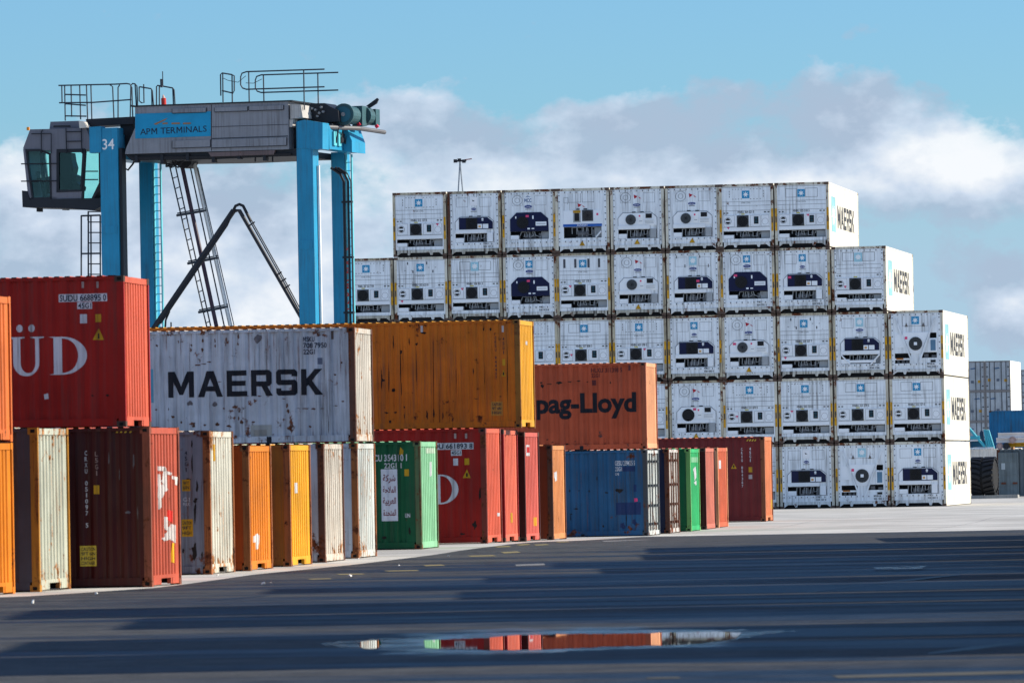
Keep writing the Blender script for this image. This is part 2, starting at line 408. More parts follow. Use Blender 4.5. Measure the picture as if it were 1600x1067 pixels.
row('yellow_top', 157.0, 814.6, 674.6, 809.9, 499.4, 837)
row('blue', 182.0, 1013.3, 837.5, 1010, 702.6, 1032)
row('hapag', 182.0, 1011, 701, 1008.3, 566, 1028.5)
row('navy', 186.5, 1047, 832.7, 1044, 701.3, 1063)
row('green_two', 190.5, 1080.5, 830.9, 1077.8, 700.6, 1095)
row('pink', 194.0, 1104, 827, 1101.5, 699.5, 1119)
row('orange_two', 197.3, 1123.4, 823.8, 1121, 699, 1138.5)
row('brown_far', 206.5, 1196.7, 814.5, 1193, 682, 1208.6)
GZ = []
for k in ('greyyellow', 'brown', 'white_hc', 'orange', 'yellow', 'whiterust', 'white_low', 'green', 'red_one', 'red_three', 'orange_low', 'blue', 'navy', 'green_two', 'pink', 'orange_two', 'brown_far'):
    q = BOXES[k]; P = unproj(q['bx'], q['by'], q['b']); GZ.append((q['b'], P.z))
GZ = [(95, 0.0)] + GZ + [(235, 0.0)]
def gz(b):
    """smoothed ground level at depth b"""
    if b <= 95 or b >= 235: return 0.0
    s = w = 0.0
    for bi, zi in GZ:
        k = math.exp(-((b - bi) / 5.0) ** 2) + 1e-6; s += k * zi; w += k
    e = min(1, (b - 95) / 8, (235 - b) / 20)
    return s / w * e

# ---------------------------------------------------------------- dry freight containers
CW = 2.438
def wave(a, b, pitch, f1, sl, dep, start=0.0):
    """fold profile from a to b: (t, depth) where depth 0 is the outer crest"""
    out = [(a, 0.0)]; t = a + start
    f2 = pitch - f1 - 2 * sl
    while t + pitch < b - .02:
        out += [(t + f1, 0.0), (t + f1 + sl, dep), (t + f1 + sl + f2, dep), (t + pitch, 0.0)]; t += pitch
    out.append((b, 0.0)); return out
def prof_at(prof, t):
    for (a, da), (c, dc) in zip(prof, prof[1:]):
        if a <= t <= c: return da if c == a else da + (dc - da) * (t - a) / (c - a)
    return 0.0

class Dry:
    def __init__(s, key, name, label, L, side, end, post, door=False, tunnel=True, group='containers standing in the front row', b=None, base=None, pitch=(.278, .072, .068, .036), endpitch=(.245, .115, .032, .05), cat='shipping container', far=None, H=None, loc=None, yaw=None, full=True, header=None):
        if far is None and loc is None:
            q = BOXES[key]; b = q['b']
            P = unproj(q['bx'], q['by'], b); T = unproj(q['tx'], q['ty'], b)
            z0 = gz(b) if base is None else base
            H = T.z - z0; loc = Vector((P.x, P.y, z0))
            lo, hi = rad(-12), rad(12)     # yaw that shows the end face as wide as in the photo
            for _ in range(40):
                mid = (lo + hi) / 2
                e = loc + Vector((-math.sin(mid) * CW, math.cos(mid) * CW, 0))
                if proj(e)[0] > q['rx']: lo = mid
                else: hi = mid
            yaw = (lo + hi) / 2; yaw = max(rad(-7), min(rad(5), yaw))
        s.L, s.H, s.loc, s.yaw = L, H, loc, yaw
        s.top = loc.z + H
        s.root = thing(name, label, cat, loc, yaw, group)
        s.M = Matrix.Translation(loc) @ Matrix.Rotation(yaw, 4, 'Z'); s.Mi = s.M.inverted()
        s.sprof = wave(-L + .14, -.14, *pitch); s.sb = [t for t, d in s.sprof]
        s.eprof = wave(.10, CW - .10, *endpitch, start=.02); s.eb = [t for t, d in s.eprof]
        s.ymin = .022; s.xmax = -.030
        r = s.root; h = H; sd = s.ymin
        pm = post or side; hm = header or end
        z0, z1 = .17, h - .07
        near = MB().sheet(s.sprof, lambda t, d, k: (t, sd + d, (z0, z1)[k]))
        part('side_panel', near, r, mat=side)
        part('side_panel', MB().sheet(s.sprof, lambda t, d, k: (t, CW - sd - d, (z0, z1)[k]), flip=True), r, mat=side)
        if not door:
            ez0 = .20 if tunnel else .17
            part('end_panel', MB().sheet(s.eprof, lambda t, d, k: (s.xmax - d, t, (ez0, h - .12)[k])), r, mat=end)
        else:
            for a0, a1, hx in ((.10, CW / 2 - .006, 0), (CW / 2 + .006, CW - .10, 1)):
                lf = MB(); pr = [(a0, 0), (a0 + .12, 0), (a0 + .15, .035), (a0 + .32, .035), (a0 + .35, 0), ((a0 + a1) / 2 - .1, 0), ((a0 + a1) / 2 - .07, .035), ((a0 + a1) / 2 + .07, .035), ((a0 + a1) / 2 + .1, 0), (a1 - .35, 0), (a1 - .32, .035), (a1 - .15, .035), (a1 - .12, 0), (a1, 0)]
                lf.sheet(pr, lambda t, d, k: (s.xmax - d, t, (.18, h - .12)[k]))
                dl = part('door_leaf', lf, r, mat=end)
                for f in (.28, .72):
                    yy = a0 + (a1 - a0) * f
                    rod = MB().tube((s.xmax + .04, yy, .16), (s.xmax + .04, yy, h - .1), .022, 6)
                    for zz in (.35, .9, 1.5, h - .35): rod.box(s.xmax - .01, s.xmax + .06, yy - .05, yy + .05, zz - .04, zz + .04)
                    part('lock_rod', rod, dl, mat=post or side)
        part('end_panel', MB().box(-L + .03, -L + .06, .1, CW - .1, .17, h - .12), r, mat=end)
        rp = wave(-L + .18, -.18, .209, .09, .02, .022)
        part('roof', MB().sheet(rp, lambda t, d, k: (t, (.03, CW - .03)[k], h - .002 - d + (0.012 if True else 0))), r, mat=hm if full else side)
        for x0 in (-.14, -L):
            for y0 in (0, CW - .09):
                part('corner_post', cached(('post', round(h, 2), x0 < -1, y0 > 0, pm.name, round(L, 1)), lambda: MB().box(x0, x0 + .14, y0 + .004, y0 + .086, .118, h - .118).mesh('corner_post', pm)), r)
        for y0, y1 in ((.010, .07), (CW - .07, CW - .010)):
            part('top_rail', MB().box(-L + .178, -.178, y0, y1, h - .072, h - .008), r, mat=side)
            part('bottom_rail', MB().box(-L + .178, -.178, y0 - .002, y1, .03, .172), r, mat=side)
        part('end_header', MB().box(-.07, -.012, .162, CW - .162, h - .125, h - .012), r, mat=hm)
        si = MB()
        if tunnel and not door:
            si.box(-.09, -.010, .162, CW / 2 - .52, .03, .205); si.box(-.09, -.010, CW / 2 + .52, CW - .162, .03, .205); si.box(-.09, -.012, CW / 2 - .52, CW / 2 + .52, .14, .205)
            for yy in (CW / 2 - .44, CW / 2 + .44): si.box(-.085, -.014, yy - .05, yy + .05, .03, .14)
        else: si.box(-.09, -.010, .162, CW - .162, .03, .178)
        part('end_sill', si, r, mat=end)
        part('end_sill', MB().box(-L + .01, -L + .09, .162, CW - .162, .03, .178), r, mat=end)
        part('floor', MB().box(-L + .2, -.2, .08, CW - .08, .09, .16), r, mat=simple('floor_timber', (.05, .035, .02), .9))
        cm = simple('casting_' + pm.name, (.07, .04, .03), .8) if post is None else pm
        for x0 in (-.178, -L):
            for y0 in (0, CW - .162):
                for zz in (0, h - .118):
                    def mk():
                        c = MB().box(0, .178, 0, .162, 0, .118); return c.mesh('corner_casting', cm)
                    c = part('corner_casting', cached(('cast', cm.name), mk), r); c.location = (x0, y0, zz)
                    if x0 > -1 and y0 < 1:
                        hole = part('casting_hole', cached(('hole',), lambda: MB().box(.05, .13, -.003, .01, .03, .09).mesh('casting_hole', simple('hole_black', (.008, .008, .008), .9))), c)
    # photo pixel -> side / end coordinates
    def sxz(s, px, py):
        o = s.Mi @ CAM; d = s.Mi.to_3x3() @ ray(px, py); k = (s.ymin - o.y) / d.y; p = o + d * k; return p.x, p.z
    def eyz(s, px, py):
        o = s.Mi @ CAM; d = s.Mi.to_3x3() @ ray(px, py); k = (s.xmax - o.x) / d.x; p = o + d * k; return p.y, p.z
    def side_place(s, off=.005): return lambda u, w: (u, s.ymin + prof_at(s.sprof, u) - off, w)
    def end_place(s, off=.006): return lambda u, w: (s.xmax - prof_at(s.eprof, u) + off, u, w)
    def srect(s, name, x0, y0, x1, y1, mat, label=None, off=.005):
        a, zt = s.sxz(x0, y0); c, zb = s.sxz(x1, y1)
        return decal(name, rect2d(a, c, zb, zt), s.side_place(off), s.sb, s.root, mat, label)
    def spoly(s, name, pts, mat, label=None, off=.005):
        p = [s.sxz(*q) for q in pts]
        return decal(name, (p, [tuple(range(len(p)))]), s.side_place(off), s.sb, s.root, mat, label)
    def stext(s, txt, x0, y0, x1, y1, mat, bold=.01, off=.008, name='lettering', shape=None):
        a, zt = s.sxz(x0, y0); c, zb = s.sxz(x1, y1)
        sh = shape or font2d(txt, bold)
        return decal(name, fit2d(sh, a, c, zb, zt - zb), s.side_place(off), s.sb, s.root, mat)
    def svert(s, txt, xc, y0, y1, mat, w=None, bold=.01):
        """characters stacked one under another"""
        n = len(txt); x, zt = s.sxz(xc, y0); _, zb = s.sxz(xc, y1); st = (zt - zb) / n; h = st * .72; w = w or h * .6
        vs = []; fs = []
        for i, ch in enumerate(txt):
            if ch == ' ': continue
            v2, f2, ww = font2d(ch, bold); k = w / max(ww, .45); o = len(vs)
            z = zt - st * (i + 1) + (st - h) / 2
            vs += [(x - ww * k / 2 + a * k, z + c * h) for a, c in v2]; fs += [tuple(j + o for j in f) for f in f2]
        return decal('lettering', (vs, fs), s.side_place(.008), s.sb, s.root, mat)
    def erect(s, name, x0, y0, x1, y1, mat, off=.006):
        a, zt = s.eyz(x0, y0); c, zb = s.eyz(x1, y1)
        return decal(name, rect2d(a, c, zb, zt), s.end_place(off), s.eb, s.root, mat)
    def epoly(s, name, pts, mat, off=.007):
        p = [s.eyz(*q) for q in pts]
        return decal(name, (p, [tuple(range(len(p)))]), s.end_place(off), s.eb, s.root, mat)
    def stains(s, lst, mat, seed=1, off=.0045, name='rust_stain'):
        rnd = random.Random(seed); vs = []; fs = []
        for x, y, w, h in lst:
            n = 11; o = len(vs)
            for i in range(n):
                t = 2 * math.pi * i / n; k = rnd.uniform(.45, 1.15); vs.append(s.sxz(x + w / 2 * k * math.cos(t), y + h / 2 * k * math.sin(t)))
            fs.append(tuple(range(o, o + n)))
        return decal(name, (vs, fs), s.side_place(off), s.sb, s.root, mat)
    def hooks(s, pxs, y0, y1, mat):
        for x in pxs: s.srect('lashing_plate', x - 1.8, y0, x + 1.8, y1, mat, off=.012)

white_ink = paint('white_ink', (.58, .58, .60), rust=.25, grime=.6, fade=.1)
black_ink = paint('black_ink', (.007, .008, .014), rust=.12, grime=0, rustcol=(.16, .15, .15), fade=.2)
navy_ink = simple('navy_ink', (.012, .016, .035), .5)
yellow_ink = paint('yellow_ink', (.50, .27, .008), rust=.2, grime=.5)
paleyellow_ink = simple('paleyellow_ink', (.60, .44, .05), .6)
sky_ink = simple('sky_blue_ink', (.02, .26, .46), .5)
pale_ink = simple('pale_blue_ink', (.25, .60, .66), .6)
maroon_ink = simple('maroon_ink', (.16, .01, .02), .6)
grey_steel = simple('grey_steel', (.22, .22, .23), .5)

red = paint('red_paint', (0.29, 0.008, 0.004), rust=.22, grime=.4)
red2 = paint('red_paint_faded', (0.25, 0.006, 0.006), rust=.15, grime=.25)
brown = paint('oxide_paint_shaded', (0.045, 0.004, 0.004), rust=.3, grime=.45)  # mixed near black to carry the shade on the long sides
brown2 = paint('oxide_far_shaded', (0.14, 0.015, 0.016), rust=.3, grime=.3)
orange = paint('orange_paint', (0.55, 0.165, 0.006), rust=.35, grime=.3)
orangered = paint('orange_red_paint', (0.55, 0.13, 0.025), rust=.35, grime=.3)
ochre = paint('ochre_paint', (0.52, 0.14, 0.005), rust=.55, grime=.45)
yellowp = paint('yellow_paint_lit', (0.6, 0.28, 0.008), rust=.3, grime=.2)
whitep = paint('white_paint', (0.5, 0.49, 0.42), rust=.75, grime=.5, rustcol=(.24, .10, .03))
whiterust = paint('white_rusty_paint', (0.5, 0.46, 0.4), rust=.75, grime=.5, rustcol=(.24, .10, .03))
greyp = paint('grey_white_paint', (0.43, 0.47, 0.53), rust=.62, grime=.6)
greenp = paint('green_paint', (0.003, 0.085, 0.032), rust=.25, grime=.3)
green_lit = paint('green_paint_lit', (0.19, 0.42, 0.24), rust=.2, grime=.3)  # the green again, paled for the sunlit end wall
greenb = paint('green_two_lit', (0.014, 0.3, 0.09), rust=.2, grime=.25)
bluep = paint('blue_paint', (0.014, 0.082, 0.18), rust=.5, grime=.7)
navyp = paint('navy_paint', (0.003, 0.012, 0.045), rust=.35, grime=.3)
red_lit = paint('red_paint_lit', (0.5, 0.085, 0.04), rust=.3, grime=.25)  # the red again, paled for sunlit end walls
pink_lit = paint('pink_paint_lit', (0.42, 0.12, 0.08), rust=.3, grime=.25)  # end wall paled for the sunlight on it
rustpost = paint('rusty_post', (.11, .05, .035), rust=1.0, grime=.7, rough=.8)
goldpost = paint('golden_post', (0.36, 0.16, 0.02), rust=.7, grime=.5)
orangepost = paint('orange_post', (0.3, 0.1, 0.028), rust=1.0, grime=.8)
whitepost = paint('rusty_white_post', (.50, .42, .33), rust=1.0, grime=.7)
doorwhite = paint('door_white', (0.46, 0.49, 0.48), rust=.7, grime=.5)

TOPG = 'containers stacked on the front row'
D = {}  # on most boxes side and end are shaded and sunlit copies of one paint
D['low_left'] = Dry('low_left', 'shipping_container', 'orange container at the left picture edge, standing on the ground', 12.19, orange, orange, orange)
D['top_left'] = Dry('top_left', 'shipping_container', 'orange red container at the left picture edge, stacked on the orange one', 12.19, orangered, orangered, orangered, base=D['low_left'].top + .02, group=TOPG)
D['greyyellow'] = Dry('greyyellow', 'shipping_container', 'pale grey container with golden yellow corner posts beside the dark brown container', 12.19, paint('pale_grey_shaded', (0.055, 0.06, 0.085), rust=.35, grime=.5), paint('pale_grey_paint', (0.4, 0.42, 0.35), rust=.75, grime=.5, rustcol=(.24, .10, .03)), goldpost)
D['brown'] = Dry('brown', 'shipping_container', 'dark brown container with white graffiti on its sunlit end and yellow notice', 13.72, brown, paint('oxide_paint_lit', (0.4, 0.075, 0.04), rust=.35, grime=.35), paint('oxide_post', (0.24, 0.065, 0.035), rust=.8, grime=.6))
D['sud_base'] = Dry('sud_base', 'shipping_container', 'red container hidden under the large red container with white serif letters', 12.19, red2, red_lit, None)
D['sud'] = Dry('sud', 'shipping_container', 'deep red container with large white serif letters, on the upper tier at left', 12.19, red, red_lit, None, base=D['sud_base'].top + .02, group=TOPG)
D['white_hc'] = Dry('white_hc', 'shipping_container', 'rust streaked white container with orange notices, between the brown and orange containers', 12.19, paint('dirty_white_shaded', (0.17, 0.19, 0.23), rust=.75, grime=.7), whitep, orangepost)
D['orange'] = Dry('orange', 'shipping_container', 'bright orange container with a white scrape low on its end', 12.19, paint('orange_paint_shaded', (0.42, 0.06, 0.003), rust=.35, grime=.3), orange, orangepost, tunnel=True)
D['yellow'] = Dry('yellow', 'shipping_container', 'golden yellow container with a white sticker on its end, beside the bright orange one', 12.19, paint('yellow_paint_shaded', (0.26, 0.1, 0.012), rust=.5, grime=.5), yellowp, orangepost)
D['whiterust'] = Dry('whiterust', 'shipping_container', 'white container with dense brown rust streaks on its end, beside the golden yellow one', 6.06, greyp, whiterust, rustpost, tunnel=False)
D['white_low'] = Dry('white_low', 'shipping_container', 'pale white container directly under the large grey white lettered container', 6.06, greyp, paint('pale_white_paint', (0.46, 0.49, 0.47), rust=.75, grime=.5, rustcol=(.24, .10, .03)), orangepost, tunnel=False)
D['maersk'] = Dry('maersk', 'shipping_container', 'weathered grey white container reading MAERSK in big black letters', 6.06, greyp, whiterust, rustpost, pitch=(.278, .072, .062, .048), tunnel=False, base=D['white_low'].top + .02, group=TOPG)
D['green'] = Dry('green', 'shipping_container', 'dark green container with a white panel of red Arabic writing', 6.06, greenp, green_lit, paint('green_post', (0.09, 0.14, 0.06), rust=.9, grime=.7), pitch=(.278, .072, .062, .048), tunnel=False)
D['red_one'] = Dry('red_one', 'shipping_container', 'red container with a large white curved letter behind the green container', 12.19, red, red_lit, paint('red_post', (0.17, 0.03, 0.02), rust=.9, grime=.7))
D['red_two'] = Dry('red_two', 'shipping_container', 'red container with a yellow smudge low on its end, wedged between two red ones', 12.19, red2, paint('red_two_lit', (0.54, 0.11, 0.06), rust=.3, grime=.25), None)
D['red_three'] = Dry('red_three', 'shipping_container', 'red container with a white square sticker high on its end', 12.19, brown, paint('rose_paint_lit', (0.47, 0.085, 0.06), rust=.25, grime=.25), None)
D['orange_low'] = Dry('orange_low', 'shipping_container', 'small orange brown container against the left end of the blue container', 6.06, paint('rust_orange_shaded', (0.2, 0.03, 0.008), rust=.4, grime=.4), paint('tan_orange_lit', (0.5, 0.19, 0.06), rust=.45, grime=.3), rustpost, tunnel=False)
D['yellow_top'] = Dry('yellow_top', 'shipping_container', 'amber yellow container on top of the red containers, with thin dark rust runs', 12.19, ochre, yellowp, paint('amber_post', (0.26, 0.11, 0.012), rust=.8, grime=.7), base=max(D['red_two'].top, D['red_one'].top) + .02, group=TOPG, pitch=(.20, .085, .03, .022))
D['blue'] = Dry('blue', 'shipping_container', 'worn blue container with darker painted-over patches, under the orange lettered one', 6.06, bluep, doorwhite, paint('blue_post', (.05, .06, .07), rust=.8, grime=.5), door=True, pitch=(.278, .072, .062, .048), tunnel=False)
D['hapag'] = Dry('hapag', 'shipping_container', 'orange container with dark pag-Lloyd lettering on top of the blue container', 6.06, paint('brick_orange_paint', (0.4, 0.072, 0.028), rust=.35, grime=.25, rustcol=(.05, .03, .03)), paint('brick_orange_lit', (0.56, 0.26, 0.13), rust=.35, grime=.2), paint('brick_post', (.30, .07, .03), rust=.7, grime=.4), pitch=(.30, .075, .070, .060), tunnel=False, base=D['blue'].top + .02, group=TOPG)
D['navy'] = Dry('navy', 'shipping_container', 'navy container with white rusty doors beside the blue container', 6.06, navyp, paint('door_white_rusty', (0.44, 0.42, 0.4), rust=1.0, grime=.6), rustpost, door=True, tunnel=False)
D['green_two'] = Dry('green_two', 'shipping_container', 'bright green container with a white scrape down its end', 6.06, paint('green_paint_shaded', (0.003, 0.1, 0.035), rust=.25, grime=.3), greenb, paint('green_post_two', (.14, .34, .10), rust=.5, grime=.4), tunnel=False)
D['pink'] = Dry('pink', 'shipping_container', 'pink red container beside the bright green container', 6.06, brown, pink_lit, None, tunnel=False)
D['orange_two'] = Dry('orange_two', 'shipping_container', 'orange red container with a white label, in front of the long brown container', 6.06, brown, paint('coral_paint_lit', (0.45, 0.085, 0.03), rust=.35, grime=.3), paint('coral_post', (.6, .28, .14), rust=.5, grime=.3), tunnel=False)
D['brown_far'] = Dry('brown_far', 'shipping_container', 'long red brown container at the far end of the row with a yellow triangle', 13.72, brown2, paint('sunlit_oxide_paint', (0.52, 0.16, 0.06), rust=.3, grime=.25), paint('oxide_post_two', (.22, .07, .03), rust=.7, grime=.4))

# lettering and marks on the front row
def triangle(bx, x0, y0, x1, y1):
    p = bx.spoly('warning_label', [(x0, y1), (x1, y1), ((x0 + x1) / 2, y0)], yellow_ink, off=.006)
    bx.spoly('warning_mark', [((x0 + x1) / 2 - 1.2, y1 - 2), ((x0 + x1) / 2 + 1.2, y1 - 2), ((x0 + x1) / 2 + 1, (y0 + y1) / 2 - 1), ((x0 + x1) / 2 - 1, (y0 + y1) / 2 - 1)], black_ink, off=.012)
s = D['sud']
s.stext('U', 13, 527, 69, 586, white_ink, shape=serif_letter('U'), name='lettering')
s.stext('D', 76, 526.5, 136, 584.5, white_ink, shape=serif_letter('D'), name='lettering')
s.srect('label_strip', 91, 460, 167.5, 470.5, white_ink); s.stext('SUDU 668895 0', 93, 461.5, 166, 469.2, navy_ink, .02)
s.srect('label_strip', 120.5, 472.3, 144, 482.5, white_ink); s.stext('45G1', 122, 473.8, 142.5, 481.2, navy_ink, .02)
s.srect('white_sticker', 125, 491, 135.5, 505, white_ink); s.srect('yellow_sticker', 149, 491, 157.5, 503, yellow_ink)
triangle(s, 145, 513, 162.5, 531)
s.spoly('white_sticker', [(68, 616), (75, 614.5), (76, 623), (69, 624)], white_ink)
s.hooks((129, 152), 440, 450, simple('pale_bare_steel', (.35, .25, .22), .6))
s = D['brown']
s.svert('CRXU 051097 5', 133.5, 703, 825, white_ink, bold=.015); s.svert('L5G1', 150.5, 704, 744, simple('faint_ink', (.30, .20, .18), .7))
s.srect('yellow_sticker', 146.5, 758, 155, 771.5, yellow_ink)
s.srect('notice', 125, 852.5, 151, 884, paleyellow_ink)
for i, tx in enumerate(('CAUTION', '9FT 6IN', 'HIGH', 'CONTAINER')): s.stext(tx, 127, 855 + i * 7.3, 149, 859.8 + i * 7.3, navy_ink, .02)
for i in range(4): s.spoly('hazard_stripe', [(180 + i * 7, 676), (183 + i * 7, 676), (186 + i * 7, 671), (183 + i * 7, 671)], paleyellow_ink)
graf = [[(246, 728), (258, 729), (259, 736), (247, 735)], [(255, 730), (259, 731), (263, 765), (258, 768), (253, 752)], [(247, 740), (250, 741), (253, 790), (249, 796), (246, 775)], [(252, 760), (256, 752), (258, 765), (253, 780)],
        [(258, 735), (268, 738), (268, 742), (259, 741)], [(268, 743), (277, 745), (276, 758), (273, 757), (273, 749), (268, 748)], [(256, 806), (262, 808), (262, 830), (256, 824)], [(258, 836), (266, 818), (274, 820), (274, 848), (266, 842), (258, 845)], [(254, 840), (258, 838), (256, 846)]]
for g in graf: s.epoly('graffiti', g, paint('graffiti_white', (.62, .58, .56), rust=.55, grime=.5, rustcol=(.32, .06, .04)))
s.epoly('graffiti', [(261, 796), (269, 798), (269, 816), (262, 812)], simple('graffiti_red', (.65, .03, .02), .6)); s.epoly('graffiti', [(269, 848), (273.5, 848), (273.5, 880), (269, 878)], simple('graffiti_yellow', (.75, .38, .01), .6))
s = D['white_hc']
s.svert('45G1', 290, 703, 738, navy_ink); s.srect('notice', 284.5, 749, 297, 767, yellow_ink); s.stext('9FT', 286, 752, 295, 757, navy_ink); s.stext('6IN', 286, 759, 295, 764, navy_ink)
s.srect('notice', 283.5, 811, 302, 838, yellow_ink)
for i, tx in enumerate(('CAUTION', '9FT', 'HIGH')): s.stext(tx, 285, 814 + i * 8, 299, 819 + i * 8, navy_ink)
s.stext('G1', 286, 777, 296, 783, white_ink); s.stext('MAX', 286, 785, 296, 790, white_ink)
s.erect('yellow_sticker', 332.5, 694, 336, 720, yellow_ink)
D['orange'].epoly('scrape', [(396, 838), (402, 833), (405, 836), (404.5, 856), (401, 858), (400, 846), (396, 848)], paint('graffiti_white', (.62, .58, .56), rust=.55, grime=.5, rustcol=(.32, .06, .04)))
D['yellow'].erect('white_sticker', 460, 754, 465, 770, white_ink)
s = D['maersk']
s.stext('', 262, 581, 504.5, 616.5, black_ink, shape=wide_letters())
# the lettering climbs slightly in the picture only through the camera's tilt
for tx, x0, x1, y0 in (('MSKU', 473.5, 491.5, 526.5), ('708 7950', 473.7, 510.5, 536), ('22G1', 474, 492, 546)): s.stext(tx, x0, y0, x1, y0 + 7, navy_ink, .02)
s.srect('small_label', 496, 559, 503.5, 569, simple('blue_grey_ink', (.12, .14, .2), .6))
s.srect('emblem_square', 224, 577, 239.5, 629, simple('faded_blue_ink', (.10, .30, .42), .6))
s.hooks((519,), 517, 530, simple('rust_bare', (.10, .07, .06), .8))
s.srect('repair_patch', 391, 664, 425, 686.5, simple('patch_grey', (.30, .31, .30), .7)); s.srect('repair_patch', 396, 671.5, 417, 683, simple('patch_grey_dark', (.25, .24, .22), .7), off=.009)
s.srect('fork_pocket', 405, 682.5, 434, 694, black_ink, off=.03); s.srect('fork_pocket', 262, 686.5, 290, 697, black_ink, off=.03)
s = D['green']
s.stext('UACU 354310 1', 569.5, 711, 636, 719.5, white_ink, .025); s.stext('22G1 1', 600.5, 723.5, 627, 731, white_ink, .025)
s.srect('notice_panel', 594.5, 733, 622, 813.5, simple('panel_white', (.58, .60, .66), .6))
for tx, y0, x0, x1 in (('\uFE94\uFEDB\uFEAE\uFEB7', 742, 598, 618), ('\uFE94\uFEA3\uFEFC\uFEE4\uFEDF\uFE8D', 760, 598, 618.5), ('\uFE94\uFEF4\uFE91\uFEAE\uFECC\uFEDF\uFE8D', 777.5, 598, 619), ('\uFE93\uFEAA\uFEA4\uFE98\uFEE4\uFEDF\uFE8D', 796, 599, 619)):
    s.stext(tx, x0, y0, x1, y0 + 9, maroon_ink, .02)
s.srect('yellow_sticker', 631.5, 733, 639, 743.5, yellow_ink); s.spoly('yellow_sticker', [(623, 710), (629, 711), (630, 704), (625, 698)], yellow_ink)
s.stext('UN', 632.5, 802, 641, 808, white_ink, .03)
s.epoly('scrape', [(672, 722), (674.5, 720), (675, 740), (672.5, 745)], white_ink); s.erect('repair_patch', 665, 700, 679, 708, simple('pale_patch', (.4, .5, .38), .6))
s = D['red_one']
s.stext('SUDU 661893 8', 664, 694, 738.5, 700, navy_ink, .02, off=.012); s.srect('label_strip', 663, 692.5, 740, 701.5, white_ink)
s.srect('label_strip', 704.5, 703, 721.5, 711.5, white_ink); s.stext('45G1', 705.5, 704.5, 720.5, 710, navy_ink, .02)
s.srect('white_sticker', 708, 716, 715.5, 727, white_ink); s.srect('yellow_sticker', 725.5, 716, 733, 726, yellow_ink); triangle(s, 723, 733, 735.5, 746.5)
s.stext('D', 673, 741.5, 716.5, 787, white_ink, shape=serif_letter('D'))
s.hooks((711, 728), 677, 685, simple('pale_bare_steel', (.35, .25, .22), .6))
s.erect('white_sticker', 777, 801, 780.5, 806, white_ink)
D['red_two'].erect('yellow_sticker', 797.5, 801, 801, 816, yellow_ink)
D['red_three'].erect('white_sticker', 821.5, 695, 828, 712, white_ink); D['red_three'].erect('label_mark', 822.5, 698, 826.5, 707, simple('red_ink', (.45, .02, .02), .6), off=.012); D['red_three'].erect('yellow_sticker', 834.5, 808, 839, 821, yellow_ink)
D['orange_low'].epoly('scrape', [(866, 738), (870, 736), (870.5, 750), (867, 752)], white_ink)
s = D['yellow_top']
s.svert('GESU 944417', 774, 525, 593, navy_ink, bold=.02); s.svert('45G1', 786.5, 526, 554, navy_ink); triangle(s, 783, 577, 790.5, 588); s.srect('yellow_sticker', 784.5, 561, 789.5, 571, yellow_ink)
s.srect('notice', 767, 627.5, 785.5, 649, paint('faded_notice', (.46, .22, .03), rust=.2))
for i, tx in enumerate(('CAUTION', '9FT 6IN', 'HIGH')): s.stext(tx, 769, 629.5 + i * 6.5, 783, 633.5 + i * 6.5, navy_ink, .02)
s.hooks((659, 785.5), 509, 519, simple('pale_steel', (.5, .48, .46), .6))
D['yellow_top'].erect('white_sticker', 821, 533, 823.5, 539, white_ink)
s = D['hapag']
s.stext('pag-Lloyd', 837.5, 616.5, 994, 642, black_ink, .034); s.stext('Ha', 792, 617.5, 833, 643, navy_ink, .034)
dark_red_ink = simple('dark_red_ink', (.10, .02, .02), .6)
s.stext('HLXU 311398 5', 923.5, 575.5, 972, 581, dark_red_ink, .02); s.stext('22G1', 924, 584, 937, 589.5, dark_red_ink, .02); s.srect('fork_pocket', 898.5, 697, 917, 704, black_ink, off=.03)
s.srect('small_label', 925, 594, 931, 602, dark_red_ink); s.hooks((983.5,), 570, 579, dark_red_ink)
s = D['blue']
s.stext('GESU 239425 5', 960.5, 720, 992, 726.5, white_ink, .02); s.stext('22G1', 961, 729.5, 971.5, 735.5, white_ink, .02); s.stext('UN', 961, 738.5, 967, 742.5, white_ink)
s.srect('repair_patch', 971, 729, 992, 736, simple('patch_navy', (.012, .03, .10), .5))
s.srect('repair_patch', 962, 785, 1001.5, 803.5, simple('patch_navy', (.012, .03, .10), .5)); s.srect('repair_patch', 989.5, 757, 994.5, 768, simple('patch_navy', (.012, .03, .10), .5))
s.spoly('pink_mark', [(990.5, 778), (996, 778), (996.5, 783), (991, 784)], simple('pink_ink', (.65, .05, .16), .5))
s.srect('fork_pocket', 902, 834.5, 919, 841, black_ink, off=.03)
D['green_two'].epoly('scrape', [(1083.5, 732), (1086.5, 728), (1088, 745), (1085, 752)], white_ink); D['green_two'].epoly('scrape', [(1084, 754), (1088, 750), (1087.5, 758)], white_ink); D['green_two'].erect('repair_patch', 1080, 714, 1090, 722, green_lit)
D['orange_two'].erect('white_sticker', 1123, 719, 1127, 732, white_ink)
s = D['brown_far']
s.svert('CRXU 054367', 1159, 699, 762, white_ink, bold=.02); s.svert('45G1', 1172, 698, 722, white_ink, bold=.02); s.srect('yellow_sticker', 1169.5, 729.5, 1175.5, 737.5, yellow_ink); s.srect('white_sticker', 1169.5, 741.5, 1175.5, 748, simple('faint_white_ink', (.35, .3, .3), .6))
triangle(s, 1142, 723.5, 1151, 732)
for i in range(4): s.spoly('hazard_stripe', [(1166 + i * 4, 689), (1168 + i * 4, 689), (1170 + i * 4, 686), (1168 + i * 4, 686)], paleyellow_ink)
s.erect('yellow_sticker', 1204.5, 780, 1207.5, 795, yellow_ink)
